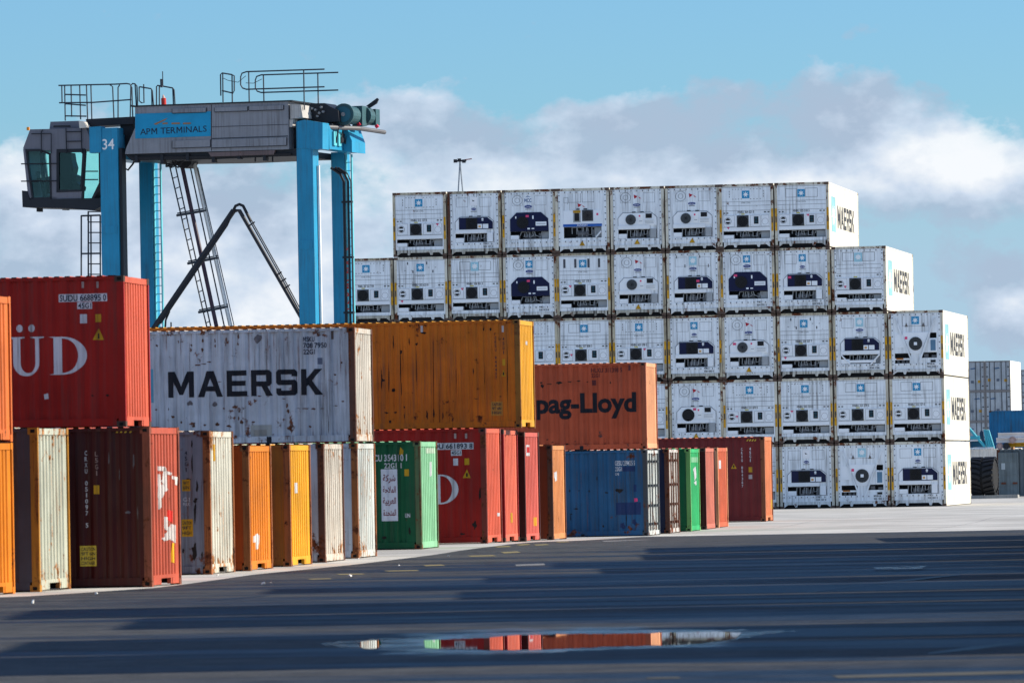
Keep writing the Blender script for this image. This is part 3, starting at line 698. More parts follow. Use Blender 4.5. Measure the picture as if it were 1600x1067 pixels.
# rust scabs, scrapes and dirt runs where the photo shows them
rs_brown = simple('rust_brown', (.10, .045, .028), .9, var=.5, scale=9); rs_dark = simple('dirt_dark', (.018, .014, .012), .9, var=.4, scale=9); rs_soft = simple('dirt_soft', (.12, .11, .12), .9, var=.3, scale=9)
M = lambda l: [(220 + x * .2375, 490 + y * .2375, w, h) for x, y, w, h in l]
D['maersk'].stains(M([(105, 210, 5, 5), (245, 185, 2, 7), (330, 208, 4, 6), (328, 240, 4, 7), (405, 178, 4, 6), (403, 240, 5, 8), (485, 180, 3, 7), (487, 212, 3, 5), (560, 172, 3, 8), (556, 205, 2, 6), (640, 155, 3, 10), (636, 200, 3, 8), (375, 338, 12, 3.4), (415, 330, 12, 2.4), (450, 318, 7, 2.4), (620, 615, 8, 7), (545, 625, 3, 4), (690, 540, 9, 1.6), (960, 605, 5, 7), (968, 640, 5, 7), (1085, 624, 14, 2.2), (1130, 626, 10, 3), (1190, 624, 8, 1.4), (1280, 605, 10, 1.6), (1328, 578, 5, 3), (1275, 402, 6, 3.5), (1322, 322, 4, 3), (210, 680, 7, 5), (265, 715, 3, 6), (335, 725, 13, 7), (345, 740, 7, 5), (420, 732, 6, 4), (500, 726, 9, 6), (580, 738, 10, 5), (660, 714, 9, 8), (642, 690, 3, 8), (740, 712, 7, 4), (990, 748, 5, 6), (1110, 742, 5, 4), (940, 560, 6, 1.6), (780, 542, 6, 2), (520, 448, 7, 2), (890, 242, 2, 2), (100, 632, 4, 3), (180, 630, 2, 5)]), rs_brown)
D['maersk'].stains(M([(320, 590, 9, 10), (490, 592, 10, 10), (770, 160, 16, 18), (1225, 600, 1.2, 70), (318, 300, .8, 60), (1235, 720, 1.4, 40), (960, 200, .8, 45)]), rs_soft, 2)
M = lambda l: [(570 + x * .1874, 490 + y * .1874, w, h) for x, y, w, h in l]
D['yellow_top'].stains(M([(300, 320, 5, 8), (298, 450, 1.6, 62), (305, 640, 1.2, 26), (570, 520, 1.5, 140), (240, 640, 6, 6), (238, 230, 2, 22), (328, 780, 3, 5), (330, 850, 2, 10), (520, 850, 4, 16), (575, 830, 3, 16), (140, 560, 2.4, 44), (150, 555, 9, 5), (200, 550, 2, 60), (905, 480, 2, 14), (490, 160, 9, 5), (370, 230, 2, 14), (430, 255, 4, 6), (180, 825, 7, 3), (255, 825, 6, 3), (1188, 560, 1.4, 110), (210, 900, 5, 6), (650, 850, 2.5, 14), (930, 710, 8, 2), (990, 130, 3, 6), (1050, 130, 4, 6), (1130, 690, 4, 2), (760, 560, 1.0, 40), (1000, 500, 1.0, 50), (430, 500, 1.0, 70)]), rs_dark, 3)
M = lambda l: [(820 + x * .2906, 550 + y * .2906, w, h) for x, y, w, h in l]
D['hapag'].stains(M([(95, 185, 6, 8), (90, 165, 4, 4), (130, 172, 9, 2), (185, 165, 10, 5), (240, 160, 9, 2.5), (290, 156, 9, 2.5), (335, 160, 5, 2), (460, 165, 2, 4), (120, 470, 4, 3), (225, 495, 8, 3), (430, 495, 4, 3), (150, 485, 5, 2)]), rs_dark, 4)
D['blue'].stains(M([(240, 745, 3, 4), (290, 745, 3, 3), (345, 748, 4, 4), (440, 755, 6, 3), (387, 680, 3, 9), (275, 842, 8, 3), (512, 745, 15, 8), (545, 900, 2, 22), (245, 890, 2, 12), (422, 935, 3, 5), (250, 870, 5, 2)]), rs_dark, 5)
for z in ((525, 935, 9, 13), (588, 915, 8, 13)): D['blue'].stains(M([z]), simple('patch_navy', (.012, .03, .10), .5), 6, name='repair_patch')
M = lambda l: [(270 + x * .2531, 640 + y * .2531, w, h) for x, y, w, h in l]
D['white_hc'].stains(M([(118, 210, 4, 18), (120, 340, 3, 36), (150, 480, 4, 26), (138, 640, 5, 40), (135, 870, 10, 30), (65, 870, 4, 8), (95, 430, 8, 4), (180, 900, 3, 18), (140, 560, 7, 8)]), rs_dark, 7)
D['green'].stains([(612, 760, 2, 60), (640, 830, 6, 14), (600, 840, 10, 6)], rs_dark, 8); D['red_one'].stains([(742, 820, 9, 16), (722, 834, 12, 3), (750, 770, 4, 30)], rs_dark, 9)
D['brown'].stains([(200, 800, 9, 6), (208, 720, 3, 26), (170, 715, 2.5, 18), (215, 800, 2, 30), (186, 740, 1.6, 22)], rs_soft, 10); D['sud'].stains([(28, 553, 5, 6), (145, 618, 5, 3), (168, 618, 7, 5), (186, 560, 2, 40)], rs_dark, 11)
# ---------------------------------------------------------------- the yard
def ab(a, b): 
    P = Fh * b + Rh * a; return (P.x, P.y)
def ground_sheet(name, cols, bs, lift, mat):
    vs = []; fs = []
    for b in bs:
        c = cols(b)
        for a in c: x, y = ab(a, b); vs.append((x, y, gz(b) + lift))
    n = len(cols(bs[0]))
    for i in range(len(bs) - 1):
        for j in range(n - 1): fs.append((i * n + j, i * n + j + 1, (i + 1) * n + j + 1, (i + 1) * n + j))
    m = bpy.data.meshes.new(name); m.from_pydata(vs, [], fs); m.materials.append(mat)
    o = part(name, m); o['kind'] = 'structure'; return o
def yard_material(name, kind):
    m = bpy.data.materials.new(name); m.use_nodes = True; nt = m.node_tree; N = nt.nodes; L = nt.links; b = N['Principled BSDF']
    tc = N.new('ShaderNodeTexCoord'); P = tc.outputs['Object']
    def noise(sc, det=5, ro=.55, st=None, rot=0):
        v = P
        if st:
            mp = N.new('ShaderNodeMapping'); mp.inputs['Scale'].default_value = st; mp.inputs['Rotation'].default_value = (0, 0, rot); L.new(P, mp.inputs[0]); v = mp.outputs[0]
        n = N.new('ShaderNodeTexNoise'); n.inputs['Scale'].default_value = sc; n.inputs['Detail'].default_value = det; n.inputs['Roughness'].default_value = ro; L.new(v, n.inputs['Vector']); return n.outputs[0]
    def mr(v, a, c, lo=0., hi=1.):
        r = N.new('ShaderNodeMapRange'); L.new(v, r.inputs[0])
        for k, q in zip(('From Min', 'From Max', 'To Min', 'To Max'), (a, c, lo, hi)): r.inputs[k].default_value = q
        return r.outputs[0]
    def mix(f, a, c):
        n = N.new('ShaderNodeMix'); n.data_type = 'RGBA'
        if isinstance(f, (int, float)): n.inputs[0].default_value = f
        else: L.new(f, n.inputs[0])
        for i, v in ((6, a), (7, c)):
            if isinstance(v, tuple): n.inputs[i].default_value = (*v, 1)
            else: L.new(v, n.inputs[i])
        return n.outputs[2]
    def mth(op, a, c):
        n = N.new('ShaderNodeMath'); n.operation = op
        for i, v in enumerate((a, c)):
            if isinstance(v, (int, float)): n.inputs[i].default_value = v
            else: L.new(v, n.inputs[i])
        return n.outputs[0]
    if kind == 'concrete':
        c = mix(mr(noise(.25, 6, .6), .35, .65), (.36, .34, .31), (.56, .54, .50))
        c = mix(mr(noise(1, 6, .65, (.05, .5, 1), .15), .52, .68, 0, .55), c, (.16, .155, .15))      # tyre tracks across the yard
        c = mix(mr(noise(6, 6, .7), .62, .7, 0, .4), c, (.12, .11, .10))
        bk = N.new('ShaderNodeTexBrick'); L.new(P, bk.inputs[0]); bk.inputs['Scale'].default_value = 1; bk.inputs['Mortar Size'].default_value = .02; bk.inputs['Brick Width'].default_value = 6; bk.inputs['Row Height'].default_value = 5; bk.offset = 0
        c = mix(mth('MULTIPLY', bk.outputs['Fac'], .7), c, (.08, .08, .08))
        L.new(c, b.inputs['Base Color']); b.inputs['Roughness'].default_value = .85
    else:
        fine = noise(20, 8, .8); big = noise(.12, 5, .6); mid = noise(1, 6, .6, (.10, .7, 1), .17)
        mz = N.new('ShaderNodeMapping'); mz.vector_type = 'TEXTURE'; c2 = ab(4, 95); mz.inputs['Location'].default_value = (c2[0], c2[1], 0); mz.inputs['Rotation'].default_value = (0, 0, GY); mz.inputs['Scale'].default_value = (13, 60, 1); L.new(P, mz.inputs[0])
        l2 = N.new('ShaderNodeVectorMath'); l2.operation = 'LENGTH'; L.new(mz.outputs[0], l2.inputs[0])
        wet_shade = mr(mth('ADD', noise(1, 7, .62, (.06, .35, 1), .17), mr(l2.outputs['Value'], 0.3, 1.1, .035, -.12)), .42, .56)  # wetness that also paints in the blue dark of the shaded bands
        dry = mix(mr(mid, .35, .65), (.026, .028, .033), (.062, .062, .064))
        rough_ = noise(1.3, 9, .78); dry = mix(mr(rough_, .38, .62), mix(.55, dry, (.012, .013, .016)), mix(.25, dry, (.14, .14, .14)))
        dry = mix(mr(fine, .46, .62, 0, .5), dry, (.12, .12, .12))
        dry = mix(mr(noise(3.1, 7, .7), .60, .66, 0, .7), dry, (.018, .018, .02))
        c = mix(wet_shade, dry, mix(mr(fine, .5, .64, 0, .6), (.004, .008, .015), (.022, .028, .04)) if False else mix(mr(rough_, .40, .62), (.002, .005, .011), (.018, .026, .042)))
        # a wet margin round the big puddle
        ctr = ab(.35, 69.6); mp = N.new('ShaderNodeMapping'); mp.vector_type = 'TEXTURE'; mp.inputs['Location'].default_value = (ctr[0], ctr[1], 0); mp.inputs['Rotation'].default_value = (0, 0, GY); mp.inputs['Scale'].default_value = (2.9, 6.5, 1); L.new(P, mp.inputs[0])
        ln = N.new('ShaderNodeVectorMath'); ln.operation = 'LENGTH'; L.new(mp.outputs[0], ln.inputs[0])
        rim = mr(mth('ADD', ln.outputs['Value'], mth('MULTIPLY', mth('SUBTRACT', noise(1, 6, .62, (.5, .35, 1), .17), .5), 1.9)), .40, .75, 1, 0)
        c = mix(rim, c, (.006, .008, .011))
        L.new(c, b.inputs['Base Color']); b.inputs['Specular IOR Level'].default_value = .16
        L.new(mr(rim, 0, 1, 0, 1), b.inputs['Coat Weight']); b.inputs['Coat Roughness'].default_value = .22; b.inputs['Coat IOR'].default_value = 1.33
        L.new(mr(wet_shade, 0, 1, .85, .5), b.inputs['Roughness'])
        bp = N.new('ShaderNodeBump'); bp.inputs['Strength'].default_value = .5; bp.inputs['Distance'].default_value = .012; L.new(noise(40, 5, .7), bp.inputs['Height']); L.new(bp.outputs[0], b.inputs['Normal'])
    return m
BS = [-60, -20, 10, 30, 50, 60, 70, 80, 88] + [95 + 2 * i for i in range(71)] + [245, 260, 300, 360, 450, 600, 900, 1500, 3000, 8500]
concrete = yard_material('yard_concrete', 'concrete'); asphalt = yard_material('yard_asphalt', 'asphalt')
ground_sheet('ground', lambda b: (-6000, -200, -60, -20, 0, 20, 60, 200, 6000), BS, 0, concrete)
EDGE = [(on_ground(px, py)) for px, py in ((-400, 950), (0, 931), (250, 914), (400, 894), (560, 881), (704, 867), (800, 857), (900, 848), (1000, 840))]
EDGE = [(depth(p), p.dot(Rh)) for p in EDGE]
EB = EDGE[-1][0]
def edge_a(b):
    if b <= EDGE[0][0]: return -80
    for (b0, a0), (b1, a1) in zip(EDGE, EDGE[1:]):
        if b0 <= b <= b1: return a0 + (a1 - a0) * (b - b0) / (b1 - b0)
    return EDGE[-1][1]
ASB = [b for b in BS if b < EB] + [EB]
ground_sheet('asphalt_road', lambda b: (edge_a(b), edge_a(b) + 20, edge_a(b) + 60, 200), ASB, .004, asphalt)

# standing water
def puddle(b, a, rb, ra, seed, name='puddle'):
    rnd = random.Random(seed); n = 90; ph = [rnd.uniform(0, 6.28) for _ in range(6)]
    vs = []
    for i in range(n):
        t = 2 * math.pi * i / n
        k = 1 + .16 * math.sin(2 * t + ph[0]) + .12 * math.sin(3 * t + ph[1]) + .09 * math.sin(5 * t + ph[2]) + .06 * math.sin(9 * t + ph[3]) + .05 * math.sin(14 * t + ph[4])
        x, y = ab(a + ra * math.cos(t) * k, b + rb * math.sin(t) * k + .12 * (ra * math.cos(t))); vs.append((x, y, gz(b) + .009))
    m = bpy.data.meshes.new(name); m.from_pydata(vs, [], [tuple(range(n))]); m.materials.append(water)
    o = part(name, m); o['kind'] = 'structure'
water = bpy.data.materials.new('standing_water'); water.use_nodes = True
_b = water.node_tree.nodes['Principled BSDF']; _b.inputs['Base Color'].default_value = (.012, .016, .022, 1); _b.inputs['Roughness'].default_value = .012; _b.inputs['IOR'].default_value = 1.33
def water_patch(outline, mat, name='puddle', lift=.009, wob=.5, seed=3):
    rnd = random.Random(seed); vs = []; n = len(outline)
    for i in range(n):
        (x0, y0), (x1, y1) = outline[i], outline[(i + 1) % n]; k = max(1, int(math.hypot(x1 - x0, y1 - y0) / 9))
        for j in range(k):
            t = j / k; p = on_ground(x0 + (x1 - x0) * t, y0 + (y1 - y0) * t + rnd.uniform(-wob, wob)); vs.append((p.x, p.y, lift))
    m = bpy.data.meshes.new(name); m.from_pydata(vs, [], [tuple(range(len(vs)))]); m.materials.append(mat); o = part(name, m); o['kind'] = 'structure'; return o
water_patch([(662, 1001), (700, 999.5), (760, 997), (800, 993), (860, 992), (900, 991), (960, 990.5), (1020, 989.5), (1080, 988), (1120, 987.5), (1158, 988.5), (1150, 998), (1110, 1004), (1060, 1008), (1000, 1009.5), (940, 1011), (900, 1013.5), (860, 1014.5), (800, 1016.5), (740, 1015.5), (690, 1014.5), (664, 1012.5)], water)
water_patch([(563, 1003), (578, 1001), (594, 1000.5), (596, 1007), (590, 1013), (570, 1014.5), (562, 1011)], water, seed=5)
film = bpy.data.materials.new('wet_film'); film.use_nodes = True
_n = film.node_tree.nodes; _l = film.node_tree.links; _tc = _n.new('ShaderNodeTexCoord'); _mp = _n.new('ShaderNodeMapping'); _mp.inputs['Rotation'].default_value = (0, 0, -GY); _mp.inputs['Scale'].default_value = (.9, 1.1, 1); _l.new(_tc.outputs['Object'], _mp.inputs[0])
_nz = _n.new('ShaderNodeTexNoise'); _nz.inputs['Scale'].default_value = 1.0; _nz.inputs['Detail'].default_value = 8; _nz.inputs['Roughness'].default_value = .65; _l.new(_mp.outputs[0], _nz.inputs['Vector'])
_mr = _n.new('ShaderNodeMapRange'); _mr.inputs[1].default_value = .42; _mr.inputs[2].default_value = .60; _l.new(_nz.outputs[0], _mr.inputs[0])
_tr = _n.new('ShaderNodeBsdfTransparent'); _mx = _n.new('ShaderNodeMixShader'); _l.new(_mr.outputs[0], _mx.inputs[0]); _l.new(_tr.outputs[0], _mx.inputs[1]); _l.new(_n['Principled BSDF'].outputs[0], _mx.inputs[2]); _l.new(_mx.outputs[0], _n['Material Output'].inputs[0])
_b = film.node_tree.nodes['Principled BSDF']; _b.inputs['Base Color'].default_value = (.006, .010, .018, 1); _b.inputs['Roughness'].default_value = .20; _b.inputs['IOR'].default_value = 1.33
water_patch([(500, 1006), (540, 1002), (600, 998), (680, 996), (760, 991), (860, 987.5), (960, 986), (1060, 985), (1150, 984), (1210, 985), (1250, 987), (1200, 991), (1160, 997), (1120, 1006), (1060, 1010), (980, 1013), (900, 1017), (820, 1022), (740, 1024), (690, 1022), (640, 1018), (600, 1016), (540, 1014)], film, 'wet_patch', .0065, 1.2, 7)
water_patch([(1365, 887), (1400, 885.5), (1448, 884.5), (1440, 887.5), (1400, 889), (1370, 889)], film, 'wet_patch', .0065, .3, 8)

# worn road paint and litter on the asphalt
def road_mark(pts, mat, name='road_marking', lift=.008):
    vs = []
    for px, py in pts:
        p = on_ground(px, py); b = depth(p); vs.append((p.x, p.y, gz(b) + lift))
    m = bpy.data.meshes.new(name); m.from_pydata(vs, [], [tuple(range(len(vs)))]); m.materials.append(mat); o = part(name, m); o['kind'] = 'structure'
wornyel = paint('worn_road_yellow', (.26, .21, .09), rust=0, grime=.9, grimecol=(.09, .09, .09), rough=.8)
for x, y, l in ((772, 859.5, 22), (806, 857, 18), (833, 857, 20), (868, 853, 18), (782, 865.5, 26), (730, 869.5, 40), (525, 893, 40), (600, 888, 50), (660, 881, 30), (480, 900, 34)):
    road_mark([(x, y + .9), (x + l, y), (x + l + 6, y + 1.1), (x + 6, y + 2.0)], wornyel)
paleyel = paint('worn_road_pale', (.085, .08, .065), rust=0, grime=.9, grimecol=(.05, .05, .05), rough=.8)
road_mark([(1300, 1056), (1600, 1048), (1600, 1053), (1310, 1060)], paleyel); road_mark([(1010, 1059), (1060, 1058), (1064, 1060), (1012, 1061)], paleyel)
worngrey = paint('worn_road_white', (.19, .19, .19), rust=0, grime=.9, grimecol=(.09, .09, .09), rough=.8)
for p in ([(805, 880.5), (850, 879), (852, 881), (806, 882.5)], [(940, 852), (1010, 848.5), (1020, 850), (945, 854)]): road_mark(p, worngrey)
tar = simple('tar_black', (.006, .007, .009), .5)
for a, c in ((((1260, 925), (1500, 893)), 3.2), (((905, 1018), (1150, 985)), 2.6), (((1450, 1020), (1600, 1002)), 4.0), (((560, 968), (800, 962)), 2.2), (((300, 940), (420, 930)), 1.4)):
    (x0, y0), (x1, y1) = a; road_mark([(x0, y0), (x0 + (x1 - x0) * .5, (y0 + y1) / 2 - c * .4), (x1, y1), (x1, y1 + c * .6), (x0 + (x1 - x0) * .5, (y0 + y1) / 2 + c), (x0, y0 + c * .5)], tar, 'tar_seam', .006)
lit = simple('litter_white', (.7, .7, .68), .7)
for x, y, sz in ((53, 944, .05), (412, 911, .045), (423, 909, .03), (624, 884, .03), (560, 876, .03), (547, 898, .035), (340, 897, .03), (700, 872, .03), (150, 926, .03)):
    p = on_ground(x, y); z = gz(depth(p))
    q = MB(); vv = [(random.uniform(-1, 1) * sz, random.uniform(-1, 1) * sz, random.uniform(0, 1) * sz * 1.4) for _ in range(9)]
    bm = bmesh.new()
    for v in vv: bm.verts.new(v)
    bmesh.ops.convex_hull(bm, input=bm.verts[:]); me = bpy.data.meshes.new('litter'); bm.to_mesh(me); bm.free(); me.materials.append(lit)
    o = part('litter', me); o.location = (p.x, p.y, z + .01); tag(o, 'small white scrap lying on the dark asphalt near the container row', 'litter', 'white scraps on the asphalt')

# ---------------------------------------------------------------- refrigerated containers
RW, RH, RL = 2.438, 2.900, 12.19
rw = paint('reefer_white', (0.78, 0.82, 0.86), rust=.30, grime=.5, fade=.06)
rpost = paint('reefer_post', (.64, .60, .50), rust=.85, grime=.6, vary=True)
rsteel = paint('reefer_side', (.62, .585, .50), rust=.10, grime=.18, fade=.05)
rsill = paint('reefer_sill', (.64, .66, .66), rust=.5, grime=.95, vary=True)
rlid = simple('reefer_unit_white', (.78, .81, .85), .4, var=.06)
rnavy = simple('reefer_navy', (.004, .007, .042), .4)
rline = simple('reefer_seam', (.07, .075, .09), .7)
rdark = simple('reefer_dark', (.012, .013, .016), .7)
rmach = simple('reefer_machinery', (.10, .105, .115), .5, var=.5, scale=4)
rgrey = simple('reefer_grey', (.34, .36, .38), .5)
rfan = simple('reefer_fan_black', (.010, .010, .012), .5)
rscreen = simple('reefer_screen', (.015, .05, .07), .3)
rblue = simple('reefer_logo_blue', (.02, .27, .50), .5)
rpale = simple('reefer_logo_faded', (.36, .62, .72), .6)
rstar = simple('reefer_star', (.80, .82, .84), .5)
ryel = simple('reefer_yellow', (.58, .29, .006), .6, var=.3, scale=4)
rpink = simple('reefer_pink', (.65, .06, .16), .6)
rcast = simple('reefer_casting', (.10, .065, .05), .8, var=.5, scale=8)
roval = simple('reefer_oval', (.015, .04, .22), .5)
rcar = simple('reefer_ink', (.05, .055, .06), .6)
rcopper = simple('reefer_orange', (.45, .16, .03), .6)

def ring_xz(mb, cx, cz, r, y0, y1, n=20): return mb.prism([(cx + r * math.cos(2 * math.pi * i / n), cz + r * math.sin(2 * math.pi * i / n)) for i in range(n)], y0, y1)
def flat(mb, x0, x1, z0, z1, y=0.0, t=.006): return mb.box(x0, x1, y - t, y, z0, z1)
def outline(mb, x0, x1, z0, z1, w=.018, y=0.0, t=.004):
    flat(mb, x0, x1, z0, z0 + w, y, t); flat(mb, x0, x1, z1 - w, z1, y, t); flat(mb, x0, x0 + w, z0 + w, z1 - w, y, t); flat(mb, x1 - w, x1, z0 + w, z1 - w, y, t)
def dashes(mb, x0, x1, z, n, ln=.05, w=.018, y=0.0): 
    for i in range(n): x = x0 + (x1 - x0) * i / max(1, n - 1); flat(mb, x - ln / 2, x + ln / 2, z - w / 2, z + w / 2, y, .006)
def bolts(mb, x0, x1, z0, z1, n, m, y=0.0):
    for i in range(n):
        x = x0 + (x1 - x0) * i / (n - 1)
        for z in (z0, z1): flat(mb, x - .016, x + .016, z - .03, z + .03, y, .014)
    for i in range(m):
        z = z0 + (z1 - z0) * (i + .5) / m
        for x in (x0, x1): flat(mb, x - .022, x + .022, z - .022, z + .022, y, .014)
def text_mb(mb, txt, x0, x1, z0, h, y=0.0, bold=.01):
    vs, fs, w = font2d(txt, bold); k = (x1 - x0) / w
    mb.add([(x0 + a * k, y - .006, z0 + c * h) for a, c in vs], fs); return mb
def opening(mb, X0, X1, Z0, Z1, holes, y0, y1):
    """front panel with rectangular openings (holes share no rows unless listed left to right)"""
    zs = sorted({Z0, Z1, *[h[2] for h in holes], *[h[3] for h in holes]})
    for a, c in zip(zs, zs[1:]):
        xs = [X0]
        for h in sorted(holes):
            if h[2] <= a and h[3] >= c: xs += [h[0], h[1]]
        xs.append(X1)
        for i in range(0, len(xs), 2):
            if xs[i + 1] - xs[i] > .002: mb.box(xs[i], xs[i + 1], y0, y1, a, c)
    return mb
YF = .035      # front panel plane behind the post faces
PANEL = (.115, RW - .115, .30, RH - .11)

def machinery(x0, x1, z0, z1, seed, white_left=True):
    """what sits in the lower opening: dark back, compressor, pipes, boxes"""
    r = random.Random(seed); out = []
    back = MB().box(x0 - .05, x1 + .05, YF + .42, YF + .46, z0 - .05, z1 + .05)
    back.box(x0 - .05, x0, YF + .05, YF + .42, z0 - .05, z1 + .05).box(x1, x1 + .05, YF + .05, YF + .42, z0 - .05, z1 + .05)
    back.box(x0, x1, YF + .05, YF + .42, z0 - .05, z0).box(x0, x1, YF + .05, YF + .42, z1, z1 + .05)
    out.append(('machinery_recess', back, rdark, None))
    w = x1 - x0; h = z1 - z0
    comp = MB(); cx = x0 + w * .52
    comp.tube((cx - .28, YF + .24, z0 + h * .40), (cx + .22, YF + .24, z0 + h * .40), h * .30, 12)
    comp.tube((cx - .05, YF + .2, z0 + h * .4), (cx - .05, YF + .2, z0 + h * .92), .07, 8)
    comp.box(cx - .36, cx + .3, YF + .1, YF + .4, z0, z0 + h * .12)
    comp.tube((cx + .42, YF + .24, z0), (cx + .42, YF + .24, z0 + h * .75), .085, 10)
    out.append(('compressor', comp, rmach, None))
    pp = MB(); pts = []
    for i in range(8):
        a = cx - .5 + i * .15 + r.uniform(-.05, .05)
        q = [(a, YF + .10 + .06 * r.random(), z0 + h * r.uniform(.1, .55)), (a + r.uniform(-.06, .06), YF + .10 + .06 * r.random(), z1 - .03)]
        pts += q if i % 2 == 0 else q[::-1]
    pp.sweep(pts, .02, 5)
    out.append(('pipework', pp, rgrey, None))
    if white_left:
        out.append(('battery_box', MB().box(x0 + .01, x0 + w * .22, YF - .015, YF + .3, z0 + .01, z0 + h * .52), rlid, None))
    tank = MB().box(x1 - w * .2, x1 - .03, YF + .16, YF + .40, z0 + .02, z1 - .03)
    out.append(('receiver_tank', tank, rgrey, None))
    return out
def fan(cx, cz, r, y=YF, square=0, face=rfan, centre=None):
    out = []
    if square: out.append(('fan_surround', MB().box(cx - square, cx + square, y - .02, y, cz - square, cz + square), simple('reefer_fan_frame', (.055, .06, .07), .5), None))
    f = ring_xz(MB(), cx, cz, r, y - .03, y)
    out.append(('fan', f, face, None))
    g = MB()
    for i in range(8):
        t = math.pi * i / 8; g.tube((cx - r * math.cos(t), y - .034, cz - r * math.sin(t)), (cx + r * math.cos(t), y - .034, cz + r * math.sin(t)), .006, 4)
    for k in (.4, .7, .97):
        pts = [(cx + r * k * math.cos(2 * math.pi * i / 20), y - .036, cz + r * k * math.sin(2 * math.pi * i / 20)) for i in range(21)]; g.path(pts, .006, 4)
    out.append(('fan_guard', g, simple('guard_black', (.014, .014, .017), .5), 'fan'))
    if centre is not None: out.append(('fan_hub', MB().box(cx - centre, cx + centre, y - .05, y - .04, cz - centre, cz + centre), rlid, 'fan'))
    return out
def logo(kind, cx=1.19, cz=2.43, s=.17):
    if kind == 'star': return [('logo_plate', MB().box(cx - s, cx + s, YF - .012, YF, cz - s, cz + s), rblue, None), ('logo_star', MB().prism([(cx + a * .30, cz + c * .30) for a, c in star2d()], YF - .018, YF - .0125), rstar, 'logo_plate')]
    if kind == 'faded': return [('logo_plate', MB().box(cx - s - .01, cx + s + .01, YF - .012, YF, cz - s - .04, cz + s + .02), rpale, None), ('logo_star', MB().prism([(cx + a * .28, cz + c * .28) for a, c in star2d(7, .5, .34)], YF - .018, YF - .0125), rstar, 'logo_plate')]
    if kind == 'bird':   # small red wing emblem
        rr = simple('reefer_red', (.42, .012, .03), .6)
        return [('emblem', MB().prism([(cx - .13, cz + .10), (cx + .05, cz + .03), (cx - .02, cz - .03), (cx - .10, cz - .08)], YF - .01, YF).prism([(cx + .08, cz + .02), (cx + .22, cz - .09), (cx + .12, cz - .06)], YF - .01, YF), rr, None)]
    if kind == 'birdpatch': return [('logo_plate', MB().box(cx - .16, cx + .16, YF - .01, YF, cz - .2, cz + .18), simple('patch_white', (.85, .85, .87), .6), None), ('emblem', MB().prism([(cx - .06, cz + .06), (cx + .06, cz), (cx - .04, cz - .02)], YF - .016, YF - .0105), rcar, 'logo_plate')]
    if kind == 'mcc': return [('lettering', text_mb(MB(), 'MCC', cx - .16, cx + .16, cz - .12, .16, YF, .02), simple('mcc_blue', (.02, .09, .25), .6), None), ('emblem', MB().prism([(cx - .13, cz + .10), (cx, cz + .17), (cx + .13, cz + .10), (cx, cz + .13)], YF - .008, YF), simple('mcc_blue', (.02, .09, .25), .6), None)]
    return []
def oval(cx, cz, a=.17, c=.07):
    return [('oval_badge', MB().prism([(cx + a * math.cos(2 * math.pi * i / 20), cz + c * math.sin(2 * math.pi * i / 20)) for i in range(20)], YF - .012, YF), roval, None),
            ('badge_lettering', text_mb(MB(), 'Carrier', cx - .11, cx + .11, cz - .022, .05, YF - .0125, .01), rstar, 'oval_badge'),
            ('badge_line', MB().box(cx - .14, cx + .14, YF - .006, YF, cz - c - .06, cz - c - .035), rcar, None)]
def hatches(pattern):
    m = MB()
    if pattern == 'long':
        for z in (2.66, 2.22): dashes(m, .62, 1.0, z, 4, .06, .02, YF); dashes(m, 1.42, 1.86, z, 4, .06, .02, YF)
        for x in (.46, 2.0):
            for z in (2.33, 2.44, 2.56): flat(m, x - .012, x + .012, z - .035, z + .035, YF)
    elif pattern == 'longsolid':
        for x0, x1 in ((.5, 1.0), (1.38, 1.94)): outline(m, x0, x1, 2.24, 2.64, .014, YF)
    elif pattern == 'blocks':
        for x in (.36, .86, 1.46, 1.94): flat(m, x - .05, x + .05, 2.24, 2.64, YF)
    elif pattern == 'clips':
        for x, z in ((.62, 2.62), (1.5, 2.62), (.86, 2.24), (1.78, 2.24)): flat(m, x - .025, x + .025, z - .06, z + .06, YF)
        dashes(m, .5, .8, 2.3, 2, .08, .02, YF); dashes(m, 1.6, 1.9, 2.42, 2, .06, .02, YF)
    elif pattern == 'two':
        for x0 in (.40, 1.46): outline(m, x0, x0 + .54, 2.18, 2.60, .010, YF)
    elif pattern == 'twoclips':
        for x0 in (.40, 1.46):
            outline(m, x0, x0 + .54, 2.18, 2.60, .008, YF)
            for a, z in ((.06, 2.62), (.44, 2.2)): flat(m, x0 + a - .02, x0 + a + .02, z - .07, z + .07, YF)
    elif pattern == 'circle':
        ring = [(.70 + .23 * math.cos(2 * math.pi * i / 16), YF - .004, 2.42 + .22 * math.sin(2 * math.pi * i / 16)) for i in range(17)]; m.path(ring, .008, 4)
        m.path([(.70 + .11 * math.cos(2 * math.pi * i / 12), YF - .004, 2.42 + .11 * math.sin(2 * math.pi * i / 12)) for i in range(13)], .007, 4)
        outline(m, .46, .94, 2.18, 2.66, .006, YF); outline(m, 1.50, 2.02, 2.18, 2.62, .008, YF)
    return [('access_hatch', m, rline, None)]
def seams(zs, x0=.13, x1=RW - .13): 
    m = MB()
    for z in zs: flat(m, x0, x1, z - .006, z + .006, YF, .004)
    return m
def bolted_frame():
    m = MB(); x0, x1, z0, z1 = .19, RW - .19, .52, RH - .20
    for a, c, d, e in ((x0 - .07, x1 + .07, z0 - .06, z0 + .03), (x0 - .07, x1 + .07, z1 - .03, z1 + .06)): m.box(a, c, YF - .014, YF, d, e)
    for a, c in ((x0 - .07, x0 + .03), (x1 - .03, x1 + .07)): m.box(a, c, YF - .014, YF, z0 + .03, z1 - .03)
    q = MB(); bolts(q, x0 - .02, x1 + .02, z0 - .015, z1 + .015, 9, 8, YF - .014)
    return [('bolted_frame', m, rw, None), ('frame_bolt', q, rline, 'bolted_frame')]

